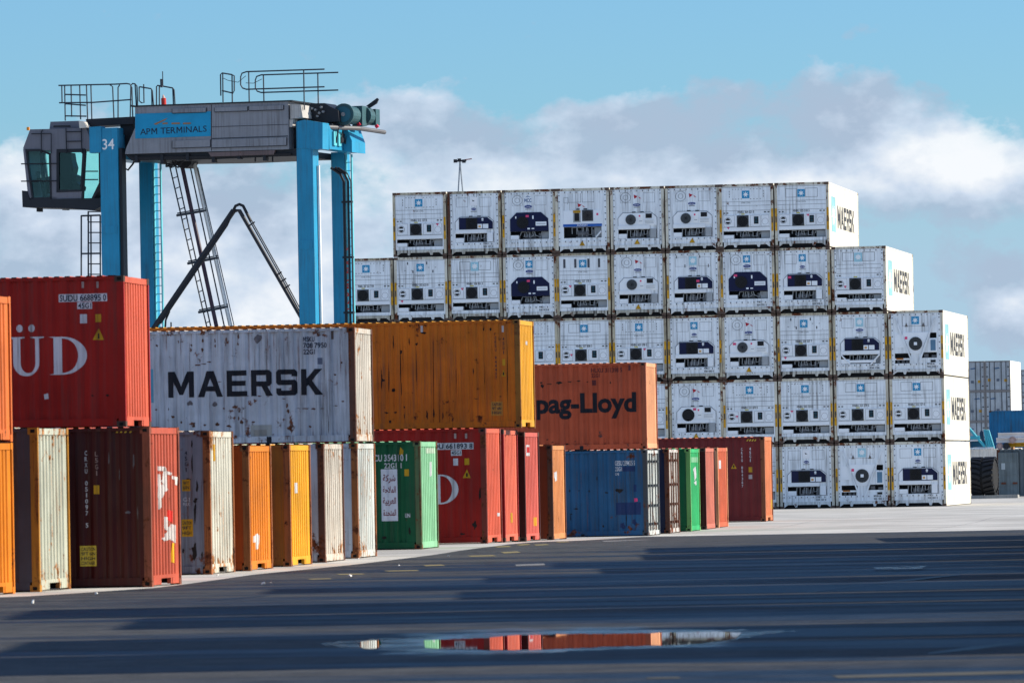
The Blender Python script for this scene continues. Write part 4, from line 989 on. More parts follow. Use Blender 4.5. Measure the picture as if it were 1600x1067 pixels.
def type_S(lg='star', hatch='long', num='', bolt=False, pink=None):
    hole = (.17, RW - .17, .44, .78)
    p = [('front_panel', opening(MB(), *PANEL, [hole], YF, YF + .05), rw, None)]
    p += machinery(*hole, 11)
    p += [('panel_seam', seams((2.74, 2.10, 1.92, 1.70)), rline, 'front_panel')]
    band = MB(); band.box(.17, RW - .17, YF - .03, YF, .80, 1.50); p.append(('unit_cover', band, rlid, None))
    l2 = MB(); y2 = YF - .03
    outline(l2, .20, .68, .98, 1.48, .008, y2); outline(l2, 1.40, 1.84, .98, 1.48, .008, y2); outline(l2, 1.88, RW - .2, .98, 1.48, .008, y2); flat(l2, .17, RW - .17, .955, .967, y2); p.append(('cover_seam', l2, rline, 'unit_cover'))
    p += fan(1.05, 1.22, .24, y2, .265)
    bow = MB()
    for sg in (1, -1): bow.prism([(.38 + .10 * math.cos(t), 1.24 + sg * (.035 + .095 * math.sin(t))) for t in [math.pi * i / 8 for i in range(9)]], y2 - .01, y2)
    p.append(('cover_seam', bow, rdark, 'unit_cover'))
    rg = MB(); rg.path([(.38 + .15 * math.cos(2 * math.pi * i / 16), y2 - .004, 1.24 + .16 * math.sin(2 * math.pi * i / 16)) for i in range(17)], .008, 4); rg.path([(2.06 + .14 * math.cos(2 * math.pi * i / 16), y2 - .004, 1.2 + .14 * math.sin(2 * math.pi * i / 16)) for i in range(17)], .005, 4); p.append(('sight_ring', rg, rline, 'unit_cover'))
    p += [('controller', MB().box(1.56, 1.76, y2 - .02, y2, 1.10, 1.42), rdark, None), ('controller_screen', MB().box(1.60, 1.72, y2 - .026, y2 - .0205, 1.28, 1.38).box(1.60, 1.72, y2 - .026, y2 - .0205, 1.14, 1.24), rscreen, 'controller')]
    tg = MB(); dashes(tg, .22, .36, 1.60, 2, .08, .05, YF); dashes(tg, 2.06, 2.22, 1.62, 2, .09, .05, YF); p.append(('tag_lettering', tg, rcar, None))
    p.append(('yellow_tag', MB().box(.98, 1.14, YF - .01, YF, 1.52, 1.56).box(1.3, 1.34, y2 - .006, y2, .99, 1.02), simple('tag_yellow', (.55, .45, .02), .6), None))
    p += logo(lg, 1.20, 2.42, .17) + hatches(hatch)
    p.append(('small_lettering', text_mb(MB(), 'STAR COOL', .98, 1.42, 2.02, .055, YF, .0), rcar, None))
    if num: p.append(('lettering', text_mb(MB(), num, .82, 1.56, 1.585, .10, YF, .02), rcar, None))
    if pink: p.append(('pink_mark', MB().box(pink[0] - .06, pink[0] + .05, y2 - .006, y2, pink[1], pink[1] + .05).box(pink[0] - .02, pink[0] + .02, y2 - .006, y2, pink[1] - .05, pink[1]), rpink, None))
    if bolt: p += bolted_frame()
    return p
def type_C(lg='mcc', hatch='circle', num='', pink=(1.15, 1.70)):
    hole = (.36, 2.12, .66, 1.02)
    p = [('front_panel', opening(MB(), *PANEL, [hole], YF, YF + .05), rw, None)] + machinery(*hole, 5) + bolted_frame()
    p.append(('unit_cover', MB().prism([(.36, 1.02), (.36, 1.57), (.66, 1.87), (1.78, 1.87), (2.10, 1.58), (2.12, 1.02)], YF - .03, YF), rnavy, None))
    p += fan(.93, 1.42, .27, YF - .03)
    p.append(('white_label', MB().box(1.53, 2.02, YF - .036, YF - .03, 1.26, 1.44).box(1.38, 1.44, YF - .036, YF - .03, 1.57, 1.72).box(1.15, 1.26, YF - .036, YF - .03, 1.10, 1.17).box(1.34, 1.46, YF - .036, YF - .03, 1.11, 1.16).box(.6, .65, YF - .036, YF - .03, 1.6, 1.7), rlid, 'unit_cover'))
    p.append(('label_line', MB().box(1.57, 1.98, YF - .04, YF - .0365, 1.33, 1.36), rgrey, 'unit_cover'))
    if pink: p.append(('pink_mark', MB().box(pink[0] - .07, pink[0] + .07, YF - .038, YF - .03, pink[1] - .05, pink[1] + .05), rpink, 'unit_cover'))
    p += logo(lg, 1.19, 2.45, .16) + oval(1.20, 2.13) + hatches(hatch)
    if num: p += [('lettering', text_mb(text_mb(MB(), num[0], 1.62, 1.86, .345 + .13, .08, YF - .0141, .02), num[1], 1.62, 2.06, .345, .08, YF - .0141, .02), rcar, None)]
    return p
def type_D(lg='star', hatch='two', num='', pink=None, brace=False, light=False, bigfan=False):
    hole = (.34, 2.08, .58, .98)
    p = [('front_panel', opening(MB(), *PANEL, [hole], YF, YF + .05), rw, None)] + machinery(*hole, 8) + bolted_frame()
    fr = MB().prism([(.34, 1.16), (.34, 1.50), (.56, 1.72), (1.84, 1.72), (2.10, 1.52), (2.10, 1.16)], YF - .02, YF)
    p.append(('unit_surround', fr, rlid, None))
    p.append(('white_ledge', MB().box(.34, 1.78 if not brace else 2.1, YF - .05, YF, 1.0, 1.155), rlid, None))
    ol = MB(); pts = [(.34, 1.0), (.34, 1.50), (.56, 1.73), (1.86, 1.73), (2.11, 1.52), (2.11, .56)]; ol.path([(x, YF - .022, z) for x, z in pts], .010, 4); p.append(('surround_seam', ol, rline, 'unit_surround'))
    yy = YF - .02
    if not light:
        p.append(('unit_cover', MB().prism([(.52, 1.17), (.52, 1.70), (1.82, 1.70), (2.07, 1.49), (2.07, 1.17)], yy - .02, yy), rnavy, None)); yc = yy - .02
        p.append(('fan', MB().box(.84, 1.36, yc - .012, yc, 1.19, 1.68), rfan, None))
        p += [(n, m, mt, 'fan' if pr is None else pr) for n, m, mt, pr in fan(1.10, 1.43, .24, yc - .012)[1:]]
        p.append(('white_label', MB().box(1.37, 1.58, yc - .006, yc, 1.20, 1.40).box(1.61, 1.86, yc - .006, yc, 1.20, 1.40), rlid, 'unit_cover')); p.append(('label_line', MB().box(1.41, 1.52, yc - .01, yc - .0065, 1.24, 1.34), simple('label_orange', (.6, .35, .15), .6), 'unit_cover'))
        p.append(('white_tag', ring_xz(MB(), 1.60, 1.62, .05, yc - .006, yc, 10).box(1.56, 1.64, yc - .006, yc, 1.54, 1.6), rlid, 'unit_cover'))
    else:
        yc = yy
        if bigfan: p += fan(.86, 1.36, .28, yc)
        else: p += fan(.92, 1.42, .235, yc, 0, simple('fan_grey', (.085, .095, .105), .5))
        p.append(('controller', MB().box(1.60, 1.88, yc - .02, yc, 1.48, 1.68), rdark, None))
        p.append(('white_label', MB().box(1.26, 1.48, yc - .02, yc, 1.20, 1.66).box(1.52, 2.0, yc - .02, yc, 1.19, 1.42), simple('label_white', (.80, .81, .82), .5), 'unit_surround'))
        ll = MB()
        for z in (1.24, 1.30, 1.36): ll.box(1.56, 1.96, yc - .024, yc - .0205, z, z + .02)
        ll.box(1.30, 1.44, yc - .024, yc - .0205, 1.33, 1.36); p.append(('label_line', ll, rgrey, 'unit_surround'))
        p.append(('red_label', MB().box(1.29, 1.36, yc - .026, yc - .0205, 1.54, 1.62), rpink, 'unit_surround'))
    tabs = MB(); tabs.box(.98, 1.14, YF - .03, YF, 1.735, 1.775).box(1.36, 1.52, YF - .03, YF, 1.735, 1.775); p.append(('lifting_tab', tabs, rdark, None))
    if brace:
        br = MB()
        for sx in (1, -1):
            xa, xb = (.36, .78) if sx > 0 else (2.08, 1.66); br.tube((xa, YF - .03, .98), (xb, YF - .03, .52), .035, 6)
        p.append(('diagonal_brace', br, rlid, None)); p.append(('lower_bar', MB().box(.7, 1.9, YF - .03, YF + .05, .62, .74), rlid, None))
    else:
        p.append(('side_tank', MB().box(1.80, 2.06, YF - .03, YF + .3, .60, 1.0), rlid if not light and lg != 'faded' else rgrey, None))
    if pink: p.append(('pink_mark', MB().box(pink[0] - .07, pink[0] + .07, yc - .018, yc - .007, pink[1] - .05, pink[1] + .05), rpink, 'unit_surround'))
    p += logo(lg, 1.20, 2.44, .16) + oval(1.20, 2.08 if lg != 'star' else 2.04, .17 if light or lg == 'faded' else .12, .06) + hatches(hatch)
    if num: p.append(('lettering', text_mb(text_mb(MB(), num[0], 1.62, 1.86, .345 + .13, .08, YF - .0141, .02), num[1], 1.62, 2.06, .345, .08, YF - .0141, .02), rcar, None))
    if light: p.append(('warning_label', MB().prism([(1.06, .32), (1.32, .32), (1.19, .54)], YF - .026, YF - .0145), yellow_ink, None) if lg == 'bird' and num != 'none' else ('green_mark', MB().box(1.9, 2.05, YF - .02, YF - .0145, .40, .47), simple('mark_green', (.02, .25, .2), .6), None))
    return p
def type_K():
    hole = (.36, 2.08, .66, 1.16)
    p = [('front_panel', opening(MB(), *PANEL, [hole], YF, YF + .05), rw, None)] + machinery(*hole, 21, False) + bolted_frame()
    p.append(('unit_cover', MB().box(.36, 2.08, YF - .02, YF, 1.29, 1.90), rlid, None)); p.append(('blue_band', MB().box(.34, 2.10, YF - .03, YF, 1.17, 1.285), simple('band_blue', (.015, .10, .40), .5), None))
    p.append(('band_lettering', text_mb(MB(), 'DAIKIN', .98, 1.44, 1.20, .06, YF - .0305, .02), rstar, 'blue_band'))
    p += fan(1.46, 1.66, .22, YF - .02, .25, simple('fan_brown', (.05, .045, .045), .5)) 
    p.append(('controller', MB().box(.86, 1.08, YF - .035, YF - .02, 1.42, 1.78), rdark, None)); p.append(('controller_frame', MB().box(.80, 1.14, YF - .028, YF - .0205, 1.36, 1.80), rgrey, None)); p.append(('yellow_tag', MB().box(.80, 1.14, YF - .036, YF - .0285, 1.79, 1.90), yellow_ink, None))
    p.append(('pink_mark', MB().box(1.86, 1.95, YF - .026, YF - .02, 1.66, 1.76), rpink, None)); m = MB(); outline(m, .58, 1.16, 2.26, 2.72, .012, YF); outline(m, 1.22, 1.76, 2.26, 2.72, .012, YF); outline(m, .38, .58, 2.24, 2.50, .012, YF); p.append(('access_hatch', m, rline, None))
    p += logo('bird', 1.14, 2.12) + [('lifting_tab', MB().box(.96, 1.10, YF - .03, YF, 1.93, 1.98).box(1.28, 1.44, YF - .03, YF, 1.93, 1.98), rdark, None)]
    p.append(('warning_label', MB().prism([(1.06, .31), (1.32, .31), (1.19, .53)], YF - .026, YF - .0145), yellow_ink, None)); p.append(('white_pipe', MB().tube((1.82, YF - .02, .68), (2.06, YF - .02, .94), .035, 6), rlid, None))
    return p
def type_V(num):
    holes = [(.26, .98, .78, 1.00), (.26, .92, .50, .70), (1.46, 2.14, .78, 1.02), (1.84, 2.14, 1.66, 1.90)]
    p = [('front_panel', opening(MB(), *PANEL, holes, YF, YF + .05), rw, None)]
    back = MB().box(.2, 2.2, YF + .3, YF + .34, .45, 1.95); p.append(('machinery_recess', back, rdark, None)); p += bolted_frame()
    mc = MB()
    for x in (.4, .62, .8): mc.tube((x, YF + .15, .5), (x, YF + .15, .68), .07, 8)
    mc.box(1.55, 1.75, YF + .1, YF + .25, .78, .95).box(1.9, 2.1, YF + .1, YF + .25, .8, .9); p.append(('compressor', mc, rmach, None))
    p.append(('unit_cover', MB().prism([(.62, 1.93), (1.80, 1.93), (1.40, .98), (.96, .98)], YF - .03, YF), rlid, None))
    p += fan(1.20, 1.42, .30, YF - .03, 0, simple('fan_mesh', (.05, .055, .06), .5), .07)
    br = MB()
    for xa, xb in ((.27, 1.08), (2.12, 1.32)):
        d = (xb - xa); br.prism([(xa, 2.56), (xa + math.copysign(.07, d), 2.56), (xb, .58), (xb - math.copysign(.07, d), .58)], YF - .07, YF - .031)
    p.append(('diagonal_brace', br, rw, None))
    p.append(('control_box', MB().box(1.82, 2.14, YF - .06, YF, 1.06, 1.62), rlid, None)); p.append(('control_door', MB().box(1.87, 2.10, YF - .068, YF - .0605, 1.10, 1.58), simple('control_blue', (.10, .20, .30), .4), 'control_box'))
    p.append(('side_cover', MB().box(.27, .72, YF - .02, YF, 1.25, 1.86), rlid, None)); p.append(('orange_tag', MB().box(.32, .64, YF - .01, YF, .72, .78), rcopper, None))
    l = MB(); outline(l, .62, 1.76, 2.20, 2.70, .010, YF); p.append(('access_hatch', l, rline, None)); lt = MB()
    for x in (.80, 1.56): lt.prism([(x - .07, 2.18), (x + .07, 2.18), (x, 2.36)], YF - .02, YF)
    p.append(('lifting_tab', lt, simple('tab_grey', (.12, .11, .11), .6), None)); p.append(('vent_slot', MB().box(1.86, 2.08, YF - .02, YF, .58, .68), rdark, None))
    p += logo('star' if num[0] != 'MNBU' else 'faded', 1.20, 2.46, .17)
    p.append(('pink_mark', MB().box(.72, .84, YF - .036, YF - .03, 1.62, 1.74), rpink, 'unit_cover'))
    p.append(('lettering', text_mb(text_mb(MB(), num[0], 1.70, 1.98, .345 + .13, .08, YF - .0141, .02), num[1], 1.70, 2.16, .345, .08, YF - .0141, .02), rcar, None))
    return p

sprofR = wave(.14, RL - .14, .32, .15, .03, .022); sbR = [t for t, d in sprofR]
def side_letters(x_out):
    """emblem and name on a refrigerated container's long right side"""
    out = []
    place = lambda u, w: (x_out - prof_at(sprofR, u) + .005, u, w)
    out.append(('side_emblem', rect2d(1.1, 2.75, .72, 2.30), place, simple('side_emblem_blue', (.20, .40, .44), .6)))
    st = star2d(); out.append(('side_star', ([(1.92 + a * 1.25, 1.51 + c * 1.25) for a, c in st], [tuple(range(len(st)))]), lambda u, w: (place(u, w)[0] + .004, u, w), rstar))
    out.append(('side_lettering', fit2d(wide_letters(), 3.6, 10.4, .95, 1.02), place, simple('side_ink', (.035, .037, .045), .6)))
    return out
SURFACE = {'access_hatch', 'panel_seam', 'frame_bolt', 'sight_ring', 'cover_seam', 'surround_seam', 'label_line', 'tag_lettering'}
def reefer(loc, label, typ, key, stripes='both', letters=False, rusty=False, group='refrigerated containers stacked in the white wall'):
    r = thing('refrigerated_container', label, 'refrigerated container', loc, 0, group)
    def build():
        keep = []; bases = {}
        for n, m, mt, pr in typ():
            if n in SURFACE and (pr or 'front_panel') in bases: bases[pr or 'front_panel'].append((m, mt)); continue
            L_ = [(m, mt)]; bases.setdefault(n, L_); keep.append((n, L_, pr))
        return [(n, joined(n, L_), pr) for n, L_, pr in keep]
    made = {}
    for n, me, pr in cached(('reefer', key), build):
        o = part(n, me, r if pr is None else made.get(pr, r)); made.setdefault(n, o)
    C = lambda n, fn, mt, extra='': cached(('rf', n, extra), lambda: fn().mesh(n, mt))
    pm = rustpost if rusty else rpost
    for x0 in (0, RW - .112):
        part('corner_post', C('corner_post' + str(x0), lambda: MB().box(x0, x0 + .112, .004, .13, .118, RH - .118), pm if x0 == 0 else rpost, pm.name if x0 == 0 else ''), r)
        part('corner_post', C('corner_post_far' + str(x0), lambda: MB().box(x0, x0 + .112, RL - .13, RL, .118, RH - .118), rpost), r)
    part('top_rail', C('top_rail', lambda: MB().box(.178, RW - .178, .002, .10, RH - .108, RH - .004), rpost), r)
    part('bottom_sill', C('bottom_sill', lambda: MB().prism([(.178, .05), (.34, .17), (.40, .17), (.62, .17), (.66, .06), (.74, .06), (.78, .17), (1.66, .17), (1.70, .06), (1.78, .06), (1.82, .17), (RW - .34, .17), (RW - .178, .05), (RW - .178, .298), (.178, .298)], .006, .12), rsill), r)
    part('underframe', C('underframe', lambda: MB().box(.10, RW - .10, .20, RL - .1, .006, .24), rdark), r)
    for z in (0, RH - .118):
        for x0 in (0, RW - .178):
            for y0 in (0, RL - .162):
                c = part('corner_casting', C('corner_casting', lambda: MB().box(0, .178, 0, .162, 0, .118), rcast), r); c.location = (x0, y0, z)
    def panels():
        return MB().sheet(sprofR, lambda t, d, k: (RW - .010 - d, t, (.10, RH - .06)[k]))
    part('side_panel', C('side_panel_r', panels, rsteel), r)
    part('side_panel', C('side_panel_l', lambda: MB().box(.010, .05, .14, RL - .14, .10, RH - .06), rsteel), r)
    part('side_rail', C('side_rail', lambda: MB().box(RW - .06, RW - .004, .178, RL - .178, .03, .11).box(RW - .06, RW - .004, .178, RL - .178, RH - .07, RH - .01), rsteel), r)
    part('roof', C('roof', lambda: MB().box(.05, RW - .05, .12, RL - .05, RH - .05, RH - .012), rsteel), r)
    part('end_panel', C('end_panel', lambda: MB().box(.06, RW - .06, RL - .06, RL - .02, .12, RH - .06), rsteel), r)
    if stripes:
        for x0 in ((0, RW - .112) if stripes == 'both' else (0,)):
            st = part('warning_stripe', C('warning_stripe' + str(x0), lambda: MB().box(x0 + .012, x0 + .10, -.002, .004, .76, 1.76), ryel), r)
            part('stripe_lettering', C('stripe_lettering' + str(x0), lambda: MB().box(x0 + .03, x0 + .082, -.006, -.0022, 1.13, 1.40), rcar), st)
    if letters:
        for n, sh, pl, mt in side_letters(RW - .010): decal(n, sh, pl, sbR if n != 'side_star' else sbR, r, mt)
    return r

# wall geometry measured from the photo
B0 = 271.0
Pc = unproj(1478.0, 791.5, B0)
PITCH_X, PITCH_Z = 2.486, 2.922
def slot(c, lvl):   # column 1..10 (10 is the right-hand one), level 1 is on the ground
    jit = ((c * 37 + lvl * 91) % 7 - 3) * .008
    return Vector((Pc.x - (10 - c) * PITCH_X - RW + jit, Pc.y + ((c * 53 + lvl * 29) % 9 - 4) * .012, (lvl - 1) * PITCH_Z + .0))
ORD = ['', 'first', 'second', 'third', 'fourth', 'fifth', 'sixth', 'seventh', 'eighth', 'ninth', 'tenth']
ROWN = {5: 'top row', 4: 'second row down', 3: 'third row down', 2: 'fourth row down', 1: 'bottom row'}
RS = {}
def put(c, lvl, what, typ, key, **k):
    n = (8 if lvl == 5 else 9 if lvl == 4 else 10) - c + 1
    RS[(c, lvl)] = reefer(slot(c, lvl), 'white reefer with %s, %s, %s from right' % (what, ROWN[lvl], ORD[n]), typ, key, **k)
S_ = lambda **k: (lambda: type_S(**k)); C_ = lambda **k: (lambda: type_C(**k)); D_ = lambda **k: (lambda: type_D(**k))
BOW = 'blue star and black square fan'
put(1, 5, BOW, S_(num='MNBU 312 127 0', pink=(2.05, 1.42)), 'S51')
put(2, 5, 'navy fan band and rusty post', D_(lg='birdpatch', num=('MWCU', '522 121 3')), 'D52', rusty=True, stripes=None)
put(3, 5, 'navy eight sided panel lettered MCC', C_(num=None), 'C53')
put(4, 5, 'bright blue band and orange triangle', type_K, 'K54', rusty=False, stripes=None)
put(5, 5, 'red bird emblem and orange triangle', D_(lg='bird', light=True, hatch='circle'), 'W55', stripes=None)
put(6, 5, 'red bird emblem and orange triangle', D_(lg='bird', light=True, hatch='circle'), 'W55', stripes=None)
put(7, 5, BOW, S_(num='MNBU 364 621 0', pink=(.4, .93)), 'S57')
put(8, 5, BOW, S_(num='MNBU 325 218 3', hatch='longsolid', pink=(1.5, 1.43)), 'S58', letters=True)
put(0, 4, BOW, S_(num='MNBU 307 252 7 MA'), 'S40')
put(1, 4, 'blue star and dark blue clips', S_(num='MNBU 302 623 8', hatch='clips', pink=(.35, .9)), 'S41')
put(2, 4, 'partly peeled blue star', S_(num='MNBU 358 901 3', lg='faded', hatch='longsolid', pink=(.62, 1.4)), 'S42')
put(3, 4, 'navy eight sided panel and blue star', C_(lg='star', num=('MWCU', '530 913 8')), 'C43')
put(4, 4, 'dark blocks around its blue star', S_(num='MNBU 337 178 3', hatch='blocks', pink=(.62, 1.4)), 'S44')
put(5, 4, 'red bird emblem and grey round fan', D_(lg='bird', light=True, hatch='circle', num='none') if False else D_(lg='bird', light=True, hatch='circle'), 'W45', stripes=None)
put(6, 4, 'navy fan band and faded blue emblem', D_(lg='faded', hatch='twoclips', num=None, pink=(1.42, 1.52)), 'D46', stripes='left')
put(7, 4, 'navy eight sided panel and blue star', C_(lg='star', num=('MWCU', '534 591 2'), pink=(.68, 1.72)), 'C47')
put(8, 4, 'navy fan band and blue star', D_(num=('MWCU', '523 636 5'), pink=(.62, 1.58)), 'D48')
put(9, 4, 'faded star and grimy sill', S_(lg='faded', hatch='longsolid', bolt=True, pink=(.6, 1.1)), 'S49', letters=True, stripes=None)
put(3, 3, BOW, S_(hatch='long'), 'S33')
put(4, 3, 'blue star and rounded dark hatch', S_(num='MNBU 337 808 3', hatch='longsolid', pink=(.62, 1.24)), 'S34')
put(5, 3, BOW, S_(num='MNBU 433 298 2', pink=(1.45, 1.42)), 'S35')
put(6, 3, 'navy fan band and blue star', D_(num=('MWCU', '528 442 0')), 'D36')
put(7, 3, 'red bird emblem and orange triangle', D_(lg='bird', light=True, hatch='circle', pink=(.56, 1.58)), 'W37', stripes=None)
put(8, 3, 'blue star and dark blue clips', S_(num='MNBU 334 507 7', hatch='clips', pink=(.35, .9)), 'S38')
put(9, 3, 'navy band over white diagonal braces', D_(lg='faded', brace=True, num=('MSAU', '320 156')), 'X39')
put(10, 3, 'V shaped braces around a grille fan', lambda: type_V(('MMAU', '901 102 1')), 'V310', letters=True)
put(5, 2, BOW, S_(), 'S25')
put(6, 2, 'red bird emblem and big black fan', D_(lg='bird', light=True, bigfan=True, hatch='circle', pink=(1.15, 1.62)), 'F26', stripes=None)
put(7, 2, BOW, S_(num='MNBU 331 870 0', pink=(.62, 1.24)), 'S27')
put(8, 2, BOW, S_(num='MNBU 302 324 0', pink=(.6, 1.42)), 'S28')
put(9, 2, BOW, S_(num='MNBU 323 279 0', hatch='longsolid'), 'S29')
put(10, 2, BOW, S_(num='MNBU 325 157 0', hatch='longsolid'), 'S210', letters=True)
put(7, 1, 'plain white front', S_(), 'S17')
put(8, 1, 'navy fan band and white bird patch', D_(lg='birdpatch', num=('MWCU', '529 127 0')), 'D18', stripes='left')
put(9, 1, 'V shaped braces around a grille fan', lambda: type_V(('MNBU', '901 201 2')), 'V19')
put(10, 1, 'navy fan band and blue star', D_(num=('MWCU', '530 201 2'), pink=None), 'D110', letters=True)
print('reefer check: 8/5 top right', proj(slot(8, 5) + Vector((RW, 0, RH))), '(1296,284)  far', proj(slot(8, 5) + Vector((RW, RL, RH))), '(1339,300)')
print('1/5 top left', proj(slot(1, 5) + Vector((0, 0, RH))), '(612,304)  10/1 far bottom', proj(slot(10, 1) + Vector((RW, RL, 0))), '(1514,789)', '8/1 left bottom', proj(slot(8, 1)), '(1219,796)')
# ---------------------------------------------------------------- straddle carrier
class Frame:
    def __init__(s, loc, yaw):
        s.M = Matrix.Translation(loc) @ Matrix.Rotation(yaw, 4, 'Z'); s.Mi = s.M.inverted(); s.R = s.Mi.to_3x3()
    def xz(s, px, py, y):
        o = s.Mi @ CAM; d = s.R @ ray(px, py); k = (y - o.y) / d.y; p = o + d * k; return (p.x, p.z)
    def p3(s, px, py, y): x, z = s.xz(px, py, y); return Vector((x, y, z))
CB = 238.0
cl = unproj(156.8, 820, CB); cl.z = 0
CYAW = GY - rad(19)
FR = Frame(cl, CYAW)
T = 3.9                       # between the near and far leg planes
crane_blue = paint('crane_blue', (.018, .23, .40), rust=.10, grime=.35, rough=.35, fade=.08)
crane_grey = paint('crane_grey', (.22, .225, .25), rust=.04, grime=.35, fade=.08)
crane_dark = simple('crane_dark', (.016, .018, .024), .5)
rail_mat = simple('crane_rail', (.035, .045, .06), .5)
motor_green = paint('motor_green', (.03, .085, .10), rust=.3, grime=.9)
crane_white = simple('crane_white', (.72, .72, .72), .5)
teal = glass('cab_glass', (.74, .95, .94), .025)
CR = thing('straddle_carrier', 'tall blue straddle carrier number 34 with grey machine house, behind the containers', 'straddle carrier', cl, CYAW)
X = lambda px, py=400, y=0.0: FR.xz(px, py, y)[0]
Z = lambda px, py, y=0.0: FR.xz(px, py, y)[1]
def leg(pxl, pxr, pytop, y0, dy, pyref, label=None):
    xa, xb = X(pxl, pyref, y0), X(pxr, pyref, y0); zt = Z((pxl + pxr) / 2, pytop, y0)
    l = part('leg', MB().box(xa, xb, y0, y0 + dy, 1.2, zt), CR, label, crane_blue); return xa, xb, zt, l
n1 = leg(159.5, 187, 200, 0, .62, 430); n2 = leg(465.5, 490.5, 190, 0, .62, 350)
f1 = leg(220, 240, 246, T, .62, 430); f2 = leg(519, 539.5, 238, T, .62, 350)
# open channel with rungs down the lit side of each far leg
for (xa, xb, zt, l), w in ((f1, .36), (f2, .30)):
    ch = MB().box(xb + .02, xb + .07, T + .05, T + .16, 1.4, zt - .1).box(xb + w - .05, xb + w, T + .05, T + .16, 1.4, zt - .1)
    for i in range(40): ch.box(xb + .07, xb + w - .05, T + .08, T + .12, 1.6 + i * .33, 1.63 + i * .33)
    part('lit_side_ladder', ch, CR, mat=paint('ladder_lit_cyan', (.10, .42, .50), rust=.2, grime=.5))  # pale cyan paints in the sunlight on the blue leg's side
part('cable_tray', MB().box(n1[1] + .02, n1[1] + .14, .08, .5, 1.2, n1[2] - .8), CR, mat=crane_dark)
part('cable_tray', MB().box(n2[1] + .02, n2[1] + .10, .42, .5, 3, n2[2] - 1.7), CR, mat=crane_white)
for dx, r in ((.66, .055), (.84, .05), (.96, .03)):
    part('hose', MB().sweep([(n2[1] + dx, 1.6, 2.0), (n2[1] + dx, 1.6, n2[2] - 2.3), (n2[1] + dx - .1, 1.5, n2[2] - 2.0), (n2[1] + dx - .45, 1.4, n2[2] - 1.75)], r, 6), CR, mat=crane_dark)
hc = MB()
for z in (6, 8.2, 10.4, 12.3): hc.box(n2[1] + .6, n2[1] + 1.0, 1.52, 1.68, z, z + .08)
for i in range(4): part('hose_clamp', MB().box(n2[1] + .58, n2[1] + 1.0, 1.52, 1.68, 6 + i * 2.15, 6.08 + i * 2.15), CR, mat=crane_dark)
# red lettering running up the far right leg
xr = f2[1]; rl = MB()
for i, ch in enumerate('TERMINALS'):
    vs, fs, w = font2d(ch, .02); rl.add([(xr - .02 + .0 * a, 0, 0) for a, c in vs], fs) if False else rl.add([(xr + .05 - c * .17 + .10, T + .045, 8.3 + i * .30 + a * .22) for a, c in vs], fs)
part('leg_lettering', rl, CR, mat=simple('crane_red', (.55, .03, .02), .5))
# end carriages, wheels
for y0 in (0, T):
    part('lower_beam', MB().box(n1[0] - 1.2, n2[1] + 1.2, y0 + .02, y0 + .60, 1.0, 1.75), CR, mat=crane_blue)
    for xx in (n1[0] - .6, n1[0] + 2.0, n2[0] - 1.5, n2[0] + 1.1):
        w = part('wheel', MB().tube((xx, y0 - .05, .72), (xx, y0 + .52, .72), .72, 24), CR, mat=simple('tyre_black', (.012, .012, .013), .8))
        part('rim', MB().tube((xx, y0 - .07, .72), (xx, y0 + .54, .72), .36, 16), w, mat=crane_white)
# top frame: cross beams at both ends, longitudinal girders
ztl = n1[2]; ztr = n2[2]
xe = X(504, 210, 0)
# head block of the right near leg and the lit end beam
part('leg_head', MB().prism([FR.xz(*q, -.03) for q in ((464.5, 190), (475, 187.5), (484, 189), (504, 192), (504, 233), (487, 234), (487, 232), (464.5, 232))], -.03, .66), CR, mat=crane_blue)
zb = Z(500, 234, 0)
eb = MB().prism([(xe - .55, zb + .05), (xe + .02, zb + .05), (xe + .02, zb + .95), (xe - .55, zb + .95)], .67, T + .35); part('end_beam', eb, CR, mat=crane_blue)
part('end_beam', MB().box(n1[0] - .25, n1[1] - .1, .63, T - .02, n1[2] - 1.2, n1[2] - .25), CR, mat=crane_blue)
bk = MB().prism([(xe + .03, zb + .02), (xe + .38, zb - .02), (xe + .38, zb + .40), (xe + .2, zb + .90), (xe + .03, zb + .95)], 2.2, 3.7); part('motor_bracket', bk, CR, mat=crane_blue)
for yy in (1.0, 1.5): part('bracket_or_lit_plate', MB().box(xe + .03, xe + .10, yy, yy + .3, zb + .2, zb + .75), CR, mat=paint('crane_blue_lit', (.10, .46, .52), rust=.1))  # pale cyan paints in the sunlit face of the blue end beam
part('bracket_or_lit_plate', MB().box(xe + .04, xe + .09, 1.9, 2.3, zb + .35, zb + .7), CR, mat=crane_dark)
part('number_plate', MB().prism([FR.xz(*q, -.05) for q in ((139.5, 199), (157.5, 197.5), (158.5, 238), (140, 239.5))], -.05, .4), CR, mat=crane_blue)
vs, fs, w = font2d('34', .01); xa, zt = FR.xz(159.8, 218, -.006); xb, zb2 = FR.xz(178.5, 233.2, -.006)
part('number_lettering', MB().add([(xa + a * (xb - xa) / w, -.006, zb2 + c * (zt - zb2)) for a, c in vs], fs), CR, mat=crane_white)
